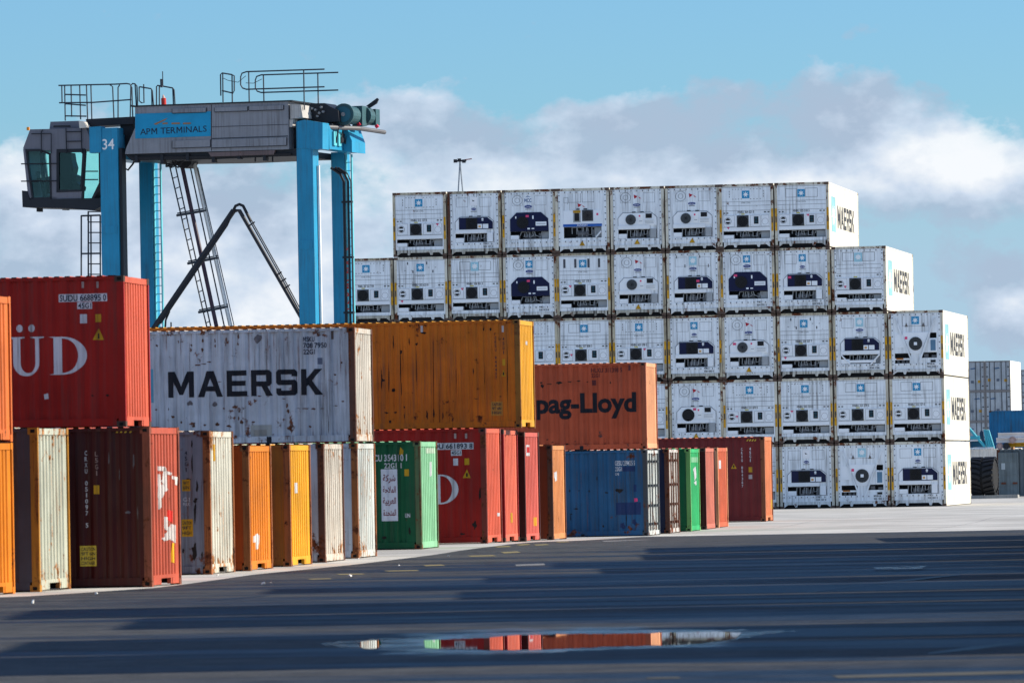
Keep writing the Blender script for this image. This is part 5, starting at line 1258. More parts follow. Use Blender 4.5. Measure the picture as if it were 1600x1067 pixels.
# machine house
hp = [FR.xz(*q, .15) for q in ((211, 167.5), (450, 159), (451.5, 233.5), (195, 241), (197, 232), (211, 200))]
H_ = part('machine_house', MB().prism(hp, .15, 2.6), CR, mat=crane_grey)
hx0, hz0 = FR.xz(211, 168, .15); hx1, hz1 = FR.xz(450, 159, .15)
part('house_roof', MB().prism([FR.xz(*q, .1) for q in ((205, 167.4), (456, 158.6), (456, 156.6), (205, 165.4))], .10, 2.7), H_, mat=crane_dark)
def hrect(name, x0, y0, x1, y1, m, t=.03, parent=None, base=.15):
    q = [FR.xz(*p, base) for p in ((x0, y0), (x1, y0 - (x1 - x0) * .0335), (x1, y1 - (x1 - x0) * .0335), (x0, y1))]
    return part(name, MB().prism(q, base - t, base - .001), parent or H_, mat=m)
dark_line = simple('house_seam', (.035, .035, .045), .6)
for r_ in ((270, 170.5, 322.5, 177), (336, 168.5, 387, 175), (390, 166.5, 443, 173), (270, 220.5, 329, 231.5), (331.5, 219, 448, 231)):
    hrect('vent_panel', *r_, crane_grey, .05); x0, y0, x1, y1 = r_
    hrect('panel_seam', x0, y1, x1, y1 + 1.0, dark_line, .055); hrect('panel_seam', x0 - .8, y0, x0, y1, dark_line, .055); hrect('panel_seam', x1, y0 - (x1 - x0) * .0335, x1 + .8, y1 - (x1 - x0) * .0335, dark_line, .055)
hrect('panel_seam', 331, 198.3, 450, 199.1, dark_line, .01); hrect('panel_seam', 330, 164, 331, 236, dark_line, .01); hrect('panel_seam', 331, 216.3, 450, 217.5, dark_line, .012)
sg = hrect('sign', 211.5, 178.3, 329.5, 217, simple('sign_blue', (.010, .25, .45), .5), .02)
qx0, qz0 = FR.xz(219, 211, .128); qx1, qz1 = FR.xz(323, 206, .128)
vs, fs, w = font2d('APM TERMINALS', .004); hh = .235
part('sign_lettering', MB().add([(qx0 + a * (qx1 - qx0) / w, .126, qz0 + (qz1 - qz0) * a / w + c * hh) for a, c in vs], fs), sg, mat=navy_ink)
em = MB(); sor = simple('sign_orange', (.30, .14, .05), .6)
for p in ([(240, 194), (252, 189), (262, 184.5), (258, 188.5), (250, 192), (244, 195.5)],): part('sign_emblem', MB().prism([FR.xz(*q, .128) for q in p], .122, .128), sg, mat=sor)
for a, c in ((254, 262), (268, 281), (286, 298)): part('sign_emblem', MB().prism([FR.xz(*q, .128) for q in ((a, 194.6), (c, 194.2), (c, 191.8), (a, 192.2))], .122, .128), sg, mat=sor)
part('house_underframe', MB().prism([FR.xz(*q, .3) for q in ((195, 241), (452, 233.8), (464, 234), (464, 244), (430, 245), (340, 249), (205, 251))], .3, T + .3), CR, mat=crane_dark)
part('under_tray', MB().prism([FR.xz(*q, .2) for q in ((326, 238.5), (430, 235), (428, 242), (330, 245))], .16, .8), CR, mat=paint('tray_brown', (.14, .10, .10), grime=.5))
part('side_cabinet', MB().prism([FR.xz(*q, .2) for q in ((453, 163), (470, 164), (473, 184), (453.5, 186.5))], .2, 1.4), CR, mat=paint('cabinet_grey', (.42, .40, .38), rust=.1))
part('side_cabinet', MB().prism([FR.xz(*q, .2) for q in ((452, 187), (458, 187), (457, 198), (452, 199))], .2, .8), CR, mat=paint('cabinet_grey', (.42, .40, .38), rust=.1))
part('dark_girder', MB().prism([FR.xz(*q, .7) for q in ((452, 186), (476, 170), (480, 186), (470, 232), (452, 232))], .7, 1.6), CR, mat=crane_dark)
part('dark_girder', MB().prism([FR.xz(*q, .8) for q in ((134, 186.5), (209, 182.5), (209, 194), (136, 198))], .8, 2.0), CR, mat=crane_dark)
part('dark_girder', MB().prism([FR.xz(*q, 1.0) for q in ((188, 196), (209, 192), (200, 226), (192, 246), (187, 246))], 1.0, 1.8), CR, mat=crane_dark)
# winch engine, drive motors on the right-hand end platform
e0 = MB().prism([FR.xz(*q, 1.2) for q in ((480, 188), (478, 168), (486, 162), (507, 161.5), (516, 167), (528, 173), (530, 190), (505, 192))], 1.2, 2.4); EN = part('winch_engine', e0, CR, mat=crane_dark)
for a, c in ((494, 172), (500, 177), (497, 182), (506, 175), (489, 170), (503, 168)):
    q = FR.p3(a, c, 1.2); part('valve', MB().tube(q, q + Vector((0, -.12, 0)), .05, 6), EN, mat=grey_steel)
m0 = FR.p3(537, 179, 1.5)
M1 = part('drive_motor', MB().tube(m0, m0 + Vector((0, 1.0, 0)), .35, 20), CR, mat=motor_green)
part('motor_ring', MB().tube(m0 + Vector((0, -.03, 0)), m0 + Vector((0, .12, 0)), .425, 20), M1, mat=motor_green)
part('motor_fan', MB().tube(m0 + Vector((0, -.05, 0)), m0 + Vector((0, -.031, 0)), .31, 16), M1, mat=simple('motor_fan_blue', (.02, .10, .14), .5)); part('motor_hub', MB().tube(m0 + Vector((0, -.09, 0)), m0 + Vector((0, -.051, 0)), .08, 10), M1, mat=grey_steel)
m1 = m0 + Vector((.12, 1.15, .02)); M2 = part('gearbox', MB().box(m1.x - .2, m1.x + .22, m1.y, m1.y + .5, m1.z - .42, m1.z + .36), CR, mat=motor_green)
part('gear_drum', MB().tube((m1.x + .05, m1.y + .5, m1.z), (m1.x + .05, m1.y + 1.0, m1.z), .36, 16), CR, mat=motor_green)
part('drive_cover', MB().box(m1.x + .10, m1.x + .40, m1.y + 1.05, m1.y + 1.5, m1.z - .34, m1.z + .28), CR, mat=motor_green)
fl = MB().prism([FR.xz(*q, 3.4) for q in ((572, 166), (589, 153.5), (591, 155.5), (588, 162), (577, 169))], 3.4, 3.5); part('lifting_flap', fl, CR, mat=crane_dark)
for a, c in ((559, 196), (587, 199)): q = FR.p3(a, c, 2.6); part('red_plug', MB().tube(q, q + Vector((.1, 0, .06)), .07, 8), CR, mat=simple('plug_red', (.5, .02, .05), .5))
pa, pb, pc_ = FR.p3(510, 199, .7), FR.p3(561, 201, 2.4), FR.p3(601, 207, 4.2)
part('platform_edge', MB().sweep([pa, pb, pc_], .085, 8), CR, mat=simple('platform_grey', (.10, .10, .11), .5))
part('platform', MB().box(xe - .5, xe + .02, 1.0, 4.0, zb + .98, zb + 1.05), CR, mat=crane_dark)
for i, (dx, dy, sx_, sy_, sz_) in enumerate(((-.2, .5, .16, .2, .5), (.0, .9, .12, .3, .35), (-.3, 1.5, .25, .3, .3), (.1, 2.6, .1, .12, .45), (.28, 1.0, .08, .4, .1), (.22, 2.2, .14, .2, .18))):
    part('hydraulic_block', MB().box(xe + dx - .1, xe + dx - .1 + sx_, .9 + dy, .9 + dy + sy_, zb + 1.02, zb + 1.02 + sz_), CR, mat=(crane_dark, grey_steel, motor_green)[i % 3])
for i in range(5):
    y_ = 1.2 + i * .5; part('hydraulic_hose', MB().sweep([(xe + .1, y_, zb + .3), (xe + .2, y_ + .05, zb + .9), (xe - .1, y_ + .2, zb + 1.3), (xe - .35, y_ + .1, zb + 1.15 + .1 * (i % 2))], .03, 6), CR, mat=crane_dark)
for i, f in enumerate((.12, .3, .5, .72, .9)):
    part('bolted_plate', MB().box(n2[0] + .08, n2[1] - .08, -.022, -.001, 2 + f * 12, 2.35 + f * 12), CR, mat=crane_blue) if i in (1, 3) else None
    part('bolted_plate', MB().box(n1[0] + .08, n1[1] - .08, -.022, -.001, 1.6 + f * 11, 1.9 + f * 11), CR, mat=crane_blue) if i in (2, 4) else None
for zz in (3.5, 6.2, 8.9, 11.6): part('leg_cable', MB().box(n2[0] - .05, n2[0] - .002, .1, .2, zz, zz + .1), CR, mat=crane_dark)
part('leg_cable', MB().tube((n2[0] - .045, .15, 2), (n2[0] - .045, .15, n2[2] - 1.2), .025, 6), CR, mat=crane_dark)
for i in range(6):
    q = FR.p3(212 + i * 40, 243 - i * 1.3, .3); part('under_bracket', MB().box(q.x, q.x + .12, .2, .5, q.z - .28 - .1 * (i % 2), q.z), CR, mat=crane_dark)
for k in range(3): part('cable_run', MB().sweep([FR.p3(205, 246 + k * 1.5, .25), FR.p3(320, 246.5 + k * 1.2 - 2, .25), FR.p3(455, 240 + k, .25)], .03, 5), CR, mat=crane_dark)
# railings on the roof
def rail(pts, y, r=.028, dy=0.0, mat=rail_mat):
    return part('railing', MB().sweep([FR.p3(*q, y) for q in pts], r, 6), CR, mat=mat)
Y1 = .9
for pts in (((91.5, 134), (180, 132), (198, 131), (203, 132), (206, 137), (207.5, 185)), ((92.5, 161), (145, 160.5), (205, 156)), ((96.5, 134), (97, 161)), ((172, 133), (176, 136), (178, 185)), ((142, 133), (143.5, 187)), ((135, 133), (137, 188)), ((184.5, 184), (184.5, 137), (187, 133)),
            ((101, 134), (102, 189)), ((111, 134), (112, 183)), ((124.5, 134), (126, 187)), ((102, 148), (134, 149)), ((102, 162.5), (134, 165)), ((102, 181.5), (135, 182))): rail(pts, Y1)
for i, (a, c) in enumerate(((201, 184), (206.5, 184))): pass
Y2 = 2.0
for pts in (((203.5, 184), (204.5, 134), (207, 131), (211, 131.5), (214, 135), (215, 167)), ((211, 131), (213, 166)), ((217.5, 136), (217.5, 158), (221, 161), (225, 161), (224.5, 132)), ((218, 136), (236, 139), (238, 142), (240, 165)), ((237, 140), (237.5, 165)), ((204, 165), (215, 167)),
            ((244.5, 165), (244.5, 136), (246, 134), (254, 135), (270, 138), (272, 141), (273.5, 164)), ((249, 164), (249, 134)), ((270, 139), (271, 164))): rail(pts, Y2)
for y, pts in ((.3, ((345, 150), (344.5, 117), (347, 114.5), (362, 117), (366, 119), (366, 142), (364, 146), (347, 142))), (.3, ((348.5, 160), (348, 115))), (.3, ((363, 160), (362.5, 118)))): rail(pts, y)
for y, x0, yt, yb, xe_, po in ((.35, 376, 112.5, 140, 507, (388.5, 474.5)), (2.3, 399, 117.5, 145, 528.5, (411.5, 496.5))):
    sl_ = .030
    rail([(xe_, yt - sl_ * (xe_ - x0)), (x0 + 9, yt), (x0 + 2, yt + 2.5), (x0, yt + 8), (x0, yb - 7), (x0 + 3, yb - 2), (x0 + 9, yb), (xe_, yb - sl_ * (xe_ - x0))], y)
    for q in po: rail([(q, yt - sl_ * (q - x0)), (q + 1, 162 if q < 450 else 172)], y)
rail([(348, 122), (356, 126), (372, 129), (384, 119)], .3, .012); rail([(384, 130), (396, 130.5), (409, 124)], 1.2, .012)
# beacon and aerial
part('aerial', MB().sweep([FR.p3(254.5, 134, 1.5), FR.p3(254, 112, 1.5)], .02, 5), CR, mat=rail_mat); part('aerial_base', MB().tube(FR.p3(252.5, 137, 1.5), FR.p3(252, 124, 1.5), .055, 8), CR, mat=rail_mat)
part('beacon', MB().tube(FR.p3(256, 164, 1.2), FR.p3(255.5, 154, 1.2), .10, 10), CR, mat=simple('beacon_red', (.5, .03, .02), .4)); part('beacon_cap', MB().tube(FR.p3(255.5, 153.8, 1.2), FR.p3(255, 148.5, 1.2), .07, 10, .02), CR, mat=simple('beacon_pale', (.55, .35, .3), .4))
part('beacon', MB().tube(FR.p3(44, 204, 1.0), FR.p3(44, 199, 1.0), .065, 8), CR, mat=simple('beacon_amber', (.75, .25, .01), .4))
# driver's cab
Yc, Yd = .55, 2.45
def cabpoly(name, pts, m, y0=Yc, y1=Yd, parent=None): return part(name, MB().prism([FR.xz(*q, y0 if y0 > Yc + .3 and y1 - y0 < .6 else Yc) for q in pts], y0, y1), parent or CR, mat=m)
cab_grey = paint('cab_grey', (.15, .15, .18), rust=.03, grime=.2, fade=.05)
CBY = cabpoly('cab_body', [(47, 202.5), (134.5, 200.5), (141, 218), (145, 233), (40, 236), (36, 232)], cab_grey)
cabpoly('cab_roof_box', [(72.5, 201.5), (74, 190), (118.5, 188.5), (120, 200.5)], cab_grey, Yc + .3, Yd - .3, CBY)
cabpoly('roof_vent', [(83, 199.5), (84, 196.5), (110, 196), (111, 199)], crane_dark, Yc - .012, Yc, CBY)
cabpoly('cab_pillar', [(36, 233), (41.5, 233), (50, 311), (44, 309)], cab_grey, parent=CBY)
cabpoly('cab_pillar', [(78.5, 234.5), (88.5, 234.5), (88.5, 312), (80, 312)], cab_grey, Yc, Yc + .12, CBY); cabpoly('cab_pillar', [(78.5, 234.5), (86, 234.5), (86, 312), (80, 312)], cab_grey, Yd - .1, Yd, CBY)
cabpoly('cab_skirt', [(49, 310), (88.5, 308), (88.5, 301), (128, 299), (130, 311), (49, 313)], cab_grey, Yc, Yc + .1, CBY)
fr_ = MB()
for a in ([(88.5, 233.5), (133, 232.5), (133, 238), (88.5, 239)], [(88.5, 239), (92, 239), (92, 297), (88.5, 300)], [(88.5, 301), (88.5, 297), (127, 296.5), (127, 299.5)], [(129, 238), (133, 238), (128.5, 297), (125.5, 297)]):
    part('window_frame', MB().prism([FR.xz(*q, Yc) for q in a], Yc - .02, Yc + .1), CBY, mat=crane_dark)
cabpoly('cab_floor', [(35, 298), (43, 299), (47, 312), (160, 309.5), (161.5, 322), (146, 329.5), (110, 326), (36, 324)], crane_dark, Yc - .05, Yd + .05, CBY)
for a in ([(41.5, 236), (78.5, 235), (80, 311), (50, 312)], [(92, 239), (129, 238), (126, 297), (92, 297)], [(133, 237), (154, 236), (154.5, 285), (143, 312), (130, 312)]):
    cabpoly('window', a, teal, Yc + .04, Yc + .06, CBY); cabpoly('window', a, teal, Yd - .06, Yd - .04, CBY)
cabpoly('cab_pillar', [(60, 235), (66, 235), (70, 312), (65, 312)], crane_dark, Yc + .1, Yc + .2, CBY); cabpoly('cab_pillar', [(130, 237), (134, 237), (130, 312), (127, 312)], crane_dark, Yc, Yc + .1, CBY)
cabpoly('cab_pillar', [(154, 236), (159, 236), (159, 290), (146, 312), (142, 312), (154.5, 286)], crane_dark, Yc, Yd, CBY)
cabpoly('cab_dark_backing', [(92, 238), (111, 238), (112, 299), (92, 299)], crane_dark, 1.15, 1.2, CBY)  # dark sheets added here and below to blacken the cab interior
cabpoly('cab_low_backing', [(112, 284), (129, 290), (129, 300), (112, 300)], crane_dark, 1.15, 1.2, CBY)
for a in ([(40, 233.5), (62, 233), (79, 240), (79, 243), (62, 236.5), (41, 237)], [(40, 236), (43, 236), (52.5, 311), (50, 311)], [(76.5, 240), (79.5, 240), (81, 311), (78.5, 311)], [(49, 309), (81, 308), (81, 312), (49, 313)]): cabpoly('window_frame', a, crane_dark, Yc - .03, Yc + .05, CBY)
cabpoly('driver_seat', [(93, 239), (110, 239), (112, 252), (115, 262), (113, 272), (120, 275), (119, 284), (127, 292), (126, 298), (92, 298)], crane_dark, 1.2, 1.7, CBY)
cabpoly('control_console', [(52, 268), (58, 268), (59, 279), (76, 276), (77, 300), (66, 304), (62, 281), (52, 280)], crane_dark, 1.3, 1.6, CBY)
for a in ([(33, 256.5), (88, 256)], [(33, 283.5), (88, 283)], [(128, 268), (153, 268)], [(128, 281), (153, 281)]): part('guard_bar', MB().sweep([FR.p3(*q, Yc - .12) for q in a], .026, 5), CBY, mat=crane_dark)
for a in ([(103, 201), (104, 240)], [(127, 200), (128, 240)], [(103, 206.5), (127, 206)], [(103, 221.5), (128, 221)], [(64.5, 240), (64.5, 206), (67, 203)], [(49, 209.5), (80, 209), (80, 240)]): part('grab_rail', MB().sweep([FR.p3(*q, Yc - .08) for q in a], .022, 5), CBY, mat=crane_dark)
cabpoly('work_lamp', [(57, 325), (62.5, 325), (62.5, 331), (57, 331)], crane_dark, 1.0, 1.3, CBY); cabpoly('work_lamp', [(97, 324), (104, 324), (104, 328.5), (97, 328.5)], grey_steel, 1.0, 1.3, CBY)
cabpoly('flood_lamp', [(127, 190), (134, 191), (140, 200), (128, 201)], simple('lamp_pale', (.6, .55, .48), .5), .3, .7)
# ladder with side hoop under the cab
for a in ([(127, 337), (127, 470)], [(138, 337), (138, 470)], [(142, 337), (142.5, 470)], [(156.5, 337), (157, 470)], [(127, 337.5), (157, 336.5)], [(138, 330), (137.5, 345)], [(128, 396.5), (157, 396)]): part('ladder_rail', MB().sweep([FR.p3(*q, 1.1) for q in a], .035, 6), CR, mat=rail_mat)
for i in range(9): part('ladder_rung', MB().sweep([FR.p3(138, 331 + i * 16.3, 1.1), FR.p3(158, 331 + i * 16.3, 1.1)], .025, 5), CR, mat=rail_mat)
# sloping access ladder and the folding cable arm between the legs
LY = 2.2
for (a, c), r, m in ((((264, 255), (331, 545)), .03, rail_mat), (((272, 250), (337, 545)), .03, rail_mat), (((285, 262), (349, 560)), .085, simple('strut_plum', (.05, .03, .05), .5)), (((296, 255), (358, 545)), .03, rail_mat), (((304, 256), (368, 545)), .085, simple('tube_bare', (.55, .55, .54), .35, .4)), (((309, 262), (374, 545)), .02, rail_mat)):
    part('sloping_rail', MB().sweep([FR.p3(*a, LY), FR.p3(*c, LY)], r, 8), CR, mat=m)
for i in range(17):
    t = (i + .5) / 18; part('ladder_rung', MB().sweep([FR.p3(264 + 67 * t, 255 + 290 * t, LY), FR.p3(272 + 65 * t, 252 + 290 * t, LY)], .02, 4), CR, mat=rail_mat)
for (x0, y0), (x1, y1) in (((276, 337), (322, 329)), ((293, 412), (340, 403)), ((310, 488), (356, 479)), ((259, 260), (306, 252))):
    part('cross_tie', MB().sweep([FR.p3(x0, y0, LY - .05), FR.p3(x1, y1, LY - .05)], .05, 6), CR, mat=rail_mat); part('cross_tie', MB().sweep([FR.p3(x0 + 1, y0 - 3.5, LY - .05), FR.p3(x1, y1 - 3.5, LY - .05)], .025, 6), CR, mat=rail_mat)
AY = 1.4
part('cable_arm', MB().sweep([FR.p3(205, 566, AY), FR.p3(243, 509, AY), FR.p3(365, 329, AY)], .115, 8), CR, mat=simple('arm_black', (.03, .032, .04), .45)); part('cable_arm', MB().sweep([FR.p3(366, 330, AY), FR.p3(374, 329, AY), FR.p3(468, 492, AY), FR.p3(490, 530, AY)], .08, 8), CR, mat=simple('arm_black', (.03, .032, .04), .45))
part('arm_hose', MB().sweep([FR.p3(250, 505, AY - .1), FR.p3(354, 352, AY - .1), FR.p3(364, 330, AY - .1), FR.p3(368, 322, AY - .1), FR.p3(374, 319.5, AY - .1), FR.p3(380, 322, AY - .1), FR.p3(385, 332, AY - .1), FR.p3(392, 346, AY - .1)], .06, 7), CR, mat=crane_dark)
for o in (0, 3): part('arm_hose', MB().sweep([FR.p3(388 + o, 341, AY - .1), FR.p3(436 + o, 427, AY - .1), FR.p3(469 + o, 488, AY - .1)], .025, 6), CR, mat=crane_dark)
for a, c in ((392, 350), (434, 428), (441, 438), (447, 448)): part('hose_clamp', MB().sweep([FR.p3(a - 3, c + 3, AY - .12), FR.p3(a + 6, c - 3, AY - .12)], .03, 5), CR, mat=crane_dark)
part('arm_hose', MB().sweep([FR.p3(265, 486, AY), FR.p3(259, 500, AY), FR.p3(257, 530, AY)], .04, 6), CR, mat=crane_dark)
part('spreader', MB().box(n1[1] + .8, n2[0] - .6, 1.1, 3.5, 6.6, 7.1), CR, mat=crane_dark)
part('hoist_rope', MB().tube((n1[1] + 1.6, 1.3, 7.1), (n1[1] + 1.6, 1.3, 8.0), .03, 5), CR, mat=crane_dark)
part('hoist_block', MB().prism([FR.xz(*q, 2.0) for q in ((277, 246), (303, 246), (302, 256), (295, 263), (284, 263), (279, 258))], 1.8, 2.5), CR, mat=crane_dark)
for a, c in ((190, 262), (257, 258), (268, 258)): part('cable_loop', MB().sweep([FR.p3(a, 246, 1.2), FR.p3(a + 3, c, 1.2), FR.p3(a + 10, c + 4, 1.2), FR.p3(a + 18, c - 6, 1.2), FR.p3(a + 22, 246, 1.2)], .04, 6), CR, mat=crane_dark)
for a in (333, 399, 426): part('drip_bracket', MB().sweep([FR.p3(a, 243, .4), FR.p3(a, 253, .4)], .03, 5), CR, mat=crane_dark)

# ---------------------------------------------------------------- lighting mast far behind
MBp = 560.0
mp = unproj(727.5, 733, MBp); mp.z = 0; MF = Frame(mp, GY)
MT = thing('lighting_mast', 'thin lattice lighting mast with a lamp ring, rising behind the top white row', 'lighting mast', mp, GY)
mz = MF.xz(725.5, 252, 0)[1]
ms = simple('mast_steel', (.20, .23, .26), .5)
for sx in (-1, 1):
    for sy in (-1, 1): part('mast_leg', MB().tube((sx * .42, sy * .42, 0), (sx * .22, sy * .22, mz - 3), .07, 5).tube((sx * .22, sy * .22, mz - 3), (0, 0, mz), .06, 5), MT, mat=ms)
br = MB()
for i in range(22):
    z0 = i * (mz - 3) / 22; z1 = (i + 1) * (mz - 3) / 22; k = .42 - .2 * i / 22
    for s0 in (-1, 1): br.tube((-k * s0, -k, z0), (k * s0, -k, z1), .03, 4)
part('lattice', br, MT, mat=ms)
part('lamp_ring', MB().tube((-.5, 0, mz), (.6, 0, mz + .05), .08, 6), MT, mat=crane_dark)
for a, c in ((-.42, .03), (-.05, .1), (.36, 0)): part('floodlight', MB().box(a - .17, a + .17, -.2, .15, mz + c - .16, mz + c + .14), MT, mat=crane_dark)
part('lamp_arm', MB().tube((.3, 0, mz + .1), (1.1, 0, mz + .2), .05, 5), MT, mat=simple('arm_red', (.25, .08, .08), .5))

# ---------------------------------------------------------------- right-hand background
grey_door = paint('far_door_grey', (.36, .40, .44), rust=.2, grime=.5)
far_side = paint('far_side_cream', (.72, .70, .64), rust=.1, grime=.1)
far_line = simple('far_gasket', (.05, .055, .065), .6)
FB = 585.0
fp = unproj(1541.4, 700, FB); fp.z = 0
door_mesh = {}
def far_reefer(loc, label, seed):
    r = thing('refrigerated_container', label, 'refrigerated container', loc, rad(.2), 'far stacks of grey doored containers')
    r.rotation_euler = (0, 0, 0)
    part('side_panel', cached('far_body', lambda: MB().box(.01, RW - .01, .08, RL, .02, RH - .01).mesh('side_panel', far_side)), r)
    part('door_frame', cached('far_frame', lambda: MB().box(0, .11, 0, .079, 0, RH).box(RW - .11, RW, 0, .079, 0, RH).box(.11, RW - .11, 0, .079, 0, .14).box(.11, RW - .11, 0, .079, RH - .13, RH).mesh('door_frame', simple('far_frame', (.20, .19, .19), .6))), r)
    for i, x0 in enumerate((.115, RW / 2 + .01)):
        d = part('door_leaf', cached(('far_leaf', i), lambda: MB().box(x0, x0 + RW / 2 - .125, .03, .079, .145, RH - .135).mesh('door_leaf', grey_door)), r)
        for f in (.3, .72):
            part('lock_rod', cached(('far_rod', i, f), lambda: MB().tube((x0 + 1.1 * f, .0, .1), (x0 + 1.1 * f, .0, RH - .08), .035, 6).mesh('lock_rod', far_line)), d)
        for z in (.5, 1.4, 2.3): part('hinge', cached(('far_hinge', i, z), lambda: MB().box(x0 + (0 if i == 0 else RW / 2 - .3), x0 + (.17 if i == 0 else RW / 2 - .13), .01, .03, z - .05, z + .05).mesh('hinge', far_line)), d)
    rnd = random.Random(seed)
    for k in range(3):
        x = .25 + k * .75 + rnd.uniform(0, .2); z = .75 + rnd.uniform(0, .25); part('notice', MB().box(x, x + .28, .015, .029, z, z + .26), r, mat=(yellow_ink if rnd.random() < .6 else simple('far_notice', (.10, .12, .16), .6)))
    x = rnd.uniform(.4, 1.4); part('emblem', MB().prism([(x, 2.2), (x + .5, 2.28), (x + .6, 2.15), (x + .1, 2.1)], .015, .029), r, mat=simple('far_emblem', (.06, .12, .22), .6))
for lv in range(4):
    far_reefer(fp + Vector((0, 0, lv * 2.91)), 'distant grey container with closed doors, %s, right of the wall' % ('ground level', 'second level', 'third level', 'topmost level')[lv] + '', 40 + lv)
    far_reefer(fp + Vector((-2.47, 0, lv * 2.91)), 'distant grey container with closed doors, %s, half hidden by the wall' % ('ground level', 'second level', 'third level', 'topmost level')[lv], 60 + lv)
fp2 = unproj(1597.5, 700, 640); fp2.z = 0
for lv in range(4): far_reefer(fp2 + Vector((0, .0, lv * 2.88)), 'distant dark fronted container at the right picture edge, %s' % ('ground level', 'second level', 'third level', 'topmost level')[lv], 80 + lv)

BGY = 'containers in the yard at right'
bp_ = unproj(1545, 760, 470.0); bp_.z = 0
cream = paint('cream_paint', (.62, .58, .52), rust=.25, grime=.35)
LW = Dry('w', 'shipping_container', 'cream corrugated container with a pale blue patch, behind the big tyre', 12.19, cream, cream, None, far=1, H=2.93, loc=bp_ + Vector((2.6, -.6, 0)), yaw=0, group=BGY, tunnel=False)
LW.srect('blue_patch', 1500, 716.5, 1538, 735, pale_ink)
LB2 = Dry('w2', 'shipping_container', 'cream container hidden under the blue one at right', 12.19, cream, cream, None, far=1, H=2.93, loc=bp_ + Vector((12.1, 2.4, 0)), yaw=0, group=BGY, tunnel=False)
LB = Dry('b', 'shipping_container', 'blue corrugated container with dark vertical stains at right, above white beams', 12.19, paint('far_blue_paint', (.010, .13, .28), rust=.12, grime=.6), bluep, None, far=1, H=2.93, loc=bp_ + Vector((12.1, 2.4, 2.95)), yaw=0, group=BGY, tunnel=False)
# nearer open container with its door swung towards us
gp = unproj(1556.5, 781, 332.0); gp.z = 0
LG = Dry('g', 'shipping_container', 'grey container with one dented grey door leaf swung open, right of the big tyre', 6.06, paint('grey_door_paint', (.10, .125, .14), rust=.3, grime=.5), grey_door, rustpost, far=1, H=2.59, loc=gp + Vector((6.1, .35, 0)), yaw=0, group=BGY, tunnel=False)
dm = paint('grey_leaf_paint', (.155, .19, .20), rust=.3, grime=.5)
DLF = part('door_leaf', MB().box(-5.96, -4.86, -.09, -.03, .10, 2.42), LG.root, 'dented grey door leaf swung open', dm)
for z0, z1 in ((.10, .16), (.62, .67), (1.22, 1.27), (1.92, 1.98), (2.18, 2.23), (2.36, 2.42)): part('door_rib', MB().box(-5.96, -4.86, -.115, -.091, z0, z1), DLF, mat=dm)
for x0 in (-5.96, -4.94): part('door_rib', MB().box(x0, x0 + .08, -.112, -.091, .16, 2.36), DLF, mat=dm)
part('white_label', MB().box(-5.80, -5.60, -.10, -.0905, 1.50, 1.85), DLF, mat=simple('leaf_label', (.36, .40, .42), .6))
for x0 in (-5.82, -5.2): part('rusty_hasp', MB().box(x0, x0 + .26, -.14, -.0905, .70, .80), DLF, mat=paint('hasp_rust', (.16, .05, .03), rust=.8))
g2 = gp + Vector((7.9, -.2, 0))
LG2 = Dry('g2', 'shipping_container', 'dark slate container at the right picture edge beside the grey door', 6.06, paint('slate_blue_paint', (.05, .075, .10), rust=.25, grime=.5), grey_door, None, far=1, H=2.59, loc=g2 + Vector((0, .15, 0)), yaw=0, group=BGY, tunnel=False) if False else None

# things lying on the roofs
ptop = 2.62
GF = Frame(gp + Vector((0, .35, 0)), 0)
def loose(name, label, cat, pts, r=None, mat=None, group=None):
    o = part(name, MB().sweep(pts, r, 8), None, mat=mat); tag(o, label, cat, group); return o
BY = gp.y + 1.0
wx = gp.x
wb = simple('beam_white', (.72, .68, .66), .5)
def beam(name, label, x0, x1, y0, y1, z0, z1, mat, group=None):
    m = MB(); m.box(0, x1 - x0, 0, y1 - y0, 0, .045).box(0, x1 - x0, 0, y1 - y0, z1 - z0 - .045, z1 - z0).box(0, x1 - x0, (y1 - y0) * .42, (y1 - y0) * .58, .045, z1 - z0 - .045)
    o = part(name, m, None, mat=mat); o.location = (x0, y0, z0); tag(o, label, 'beam', group)
    return o
rt = LG.top
yb = paint('beam_yellow_paint', (.62, .33, .015), rust=.3, grime=.4)
beam('steel_beam', 'yellow steel beam lying lowest in the pile on the grey container roof', wx + .5, wx + 6.6, BY - .3, BY + .1, rt + .14, rt + .36, yb)
for k in range(4): 
    o = part('timber_bearer', MB().box(0, .1, 0, 1.6, 0, .13).box(.005, .095, -.02, 0, .01, .12), None, mat=simple('bearer_wood', (.30, .16, .07), .8)); o.location = (wx + .8 + k * 1.3, BY - .5, rt + .006); tag(o, 'short timber bearer under the beams on the grey container roof', 'timber', 'timber bearers under the beams')
beam('steel_beam', 'long white steel beam on top of the yellow one, upper of the white pair', wx + .1, wx + 6.4, BY - .25, BY + .05, rt + .66, rt + .92, wb)
beam('steel_beam', 'long white steel beam directly above the yellow one, lower of the white pair', wx + .0, wx + 6.2, BY - .32, BY + .02, rt + .38, rt + .64, wb)
for k, (dx, dz) in enumerate(((-1.0, .02), (-.55, .04), (-.3, .3))):
    m = MB()
    for i in range(12):
        t0 = 2 * math.pi * i / 12; m.box(.16 * math.cos(t0) - .03, .16 * math.cos(t0) + .03, -.05, .3, .16 * math.sin(t0) - .03, .16 * math.sin(t0) + .03)
    m.tube((0, -.02, 0), (0, .28, 0), .13, 10)
    o = part('cable_coil', m, None, mat=simple('coil_pink', (.42, .30, .28), .6) if k != 1 else simple('coil_dark', (.03, .03, .035), .6)); o.location = (wx + .2 + .35 * k, BY - .4, rt + .19 + (0.33 if k == 2 else 0)); tag(o, ('small pinkish coil lying on the container roof left of the beams', 'small dark coil between the pinkish ones left of the beams', 'pinkish coil resting on top of the others left of the beams')[k], 'coil')
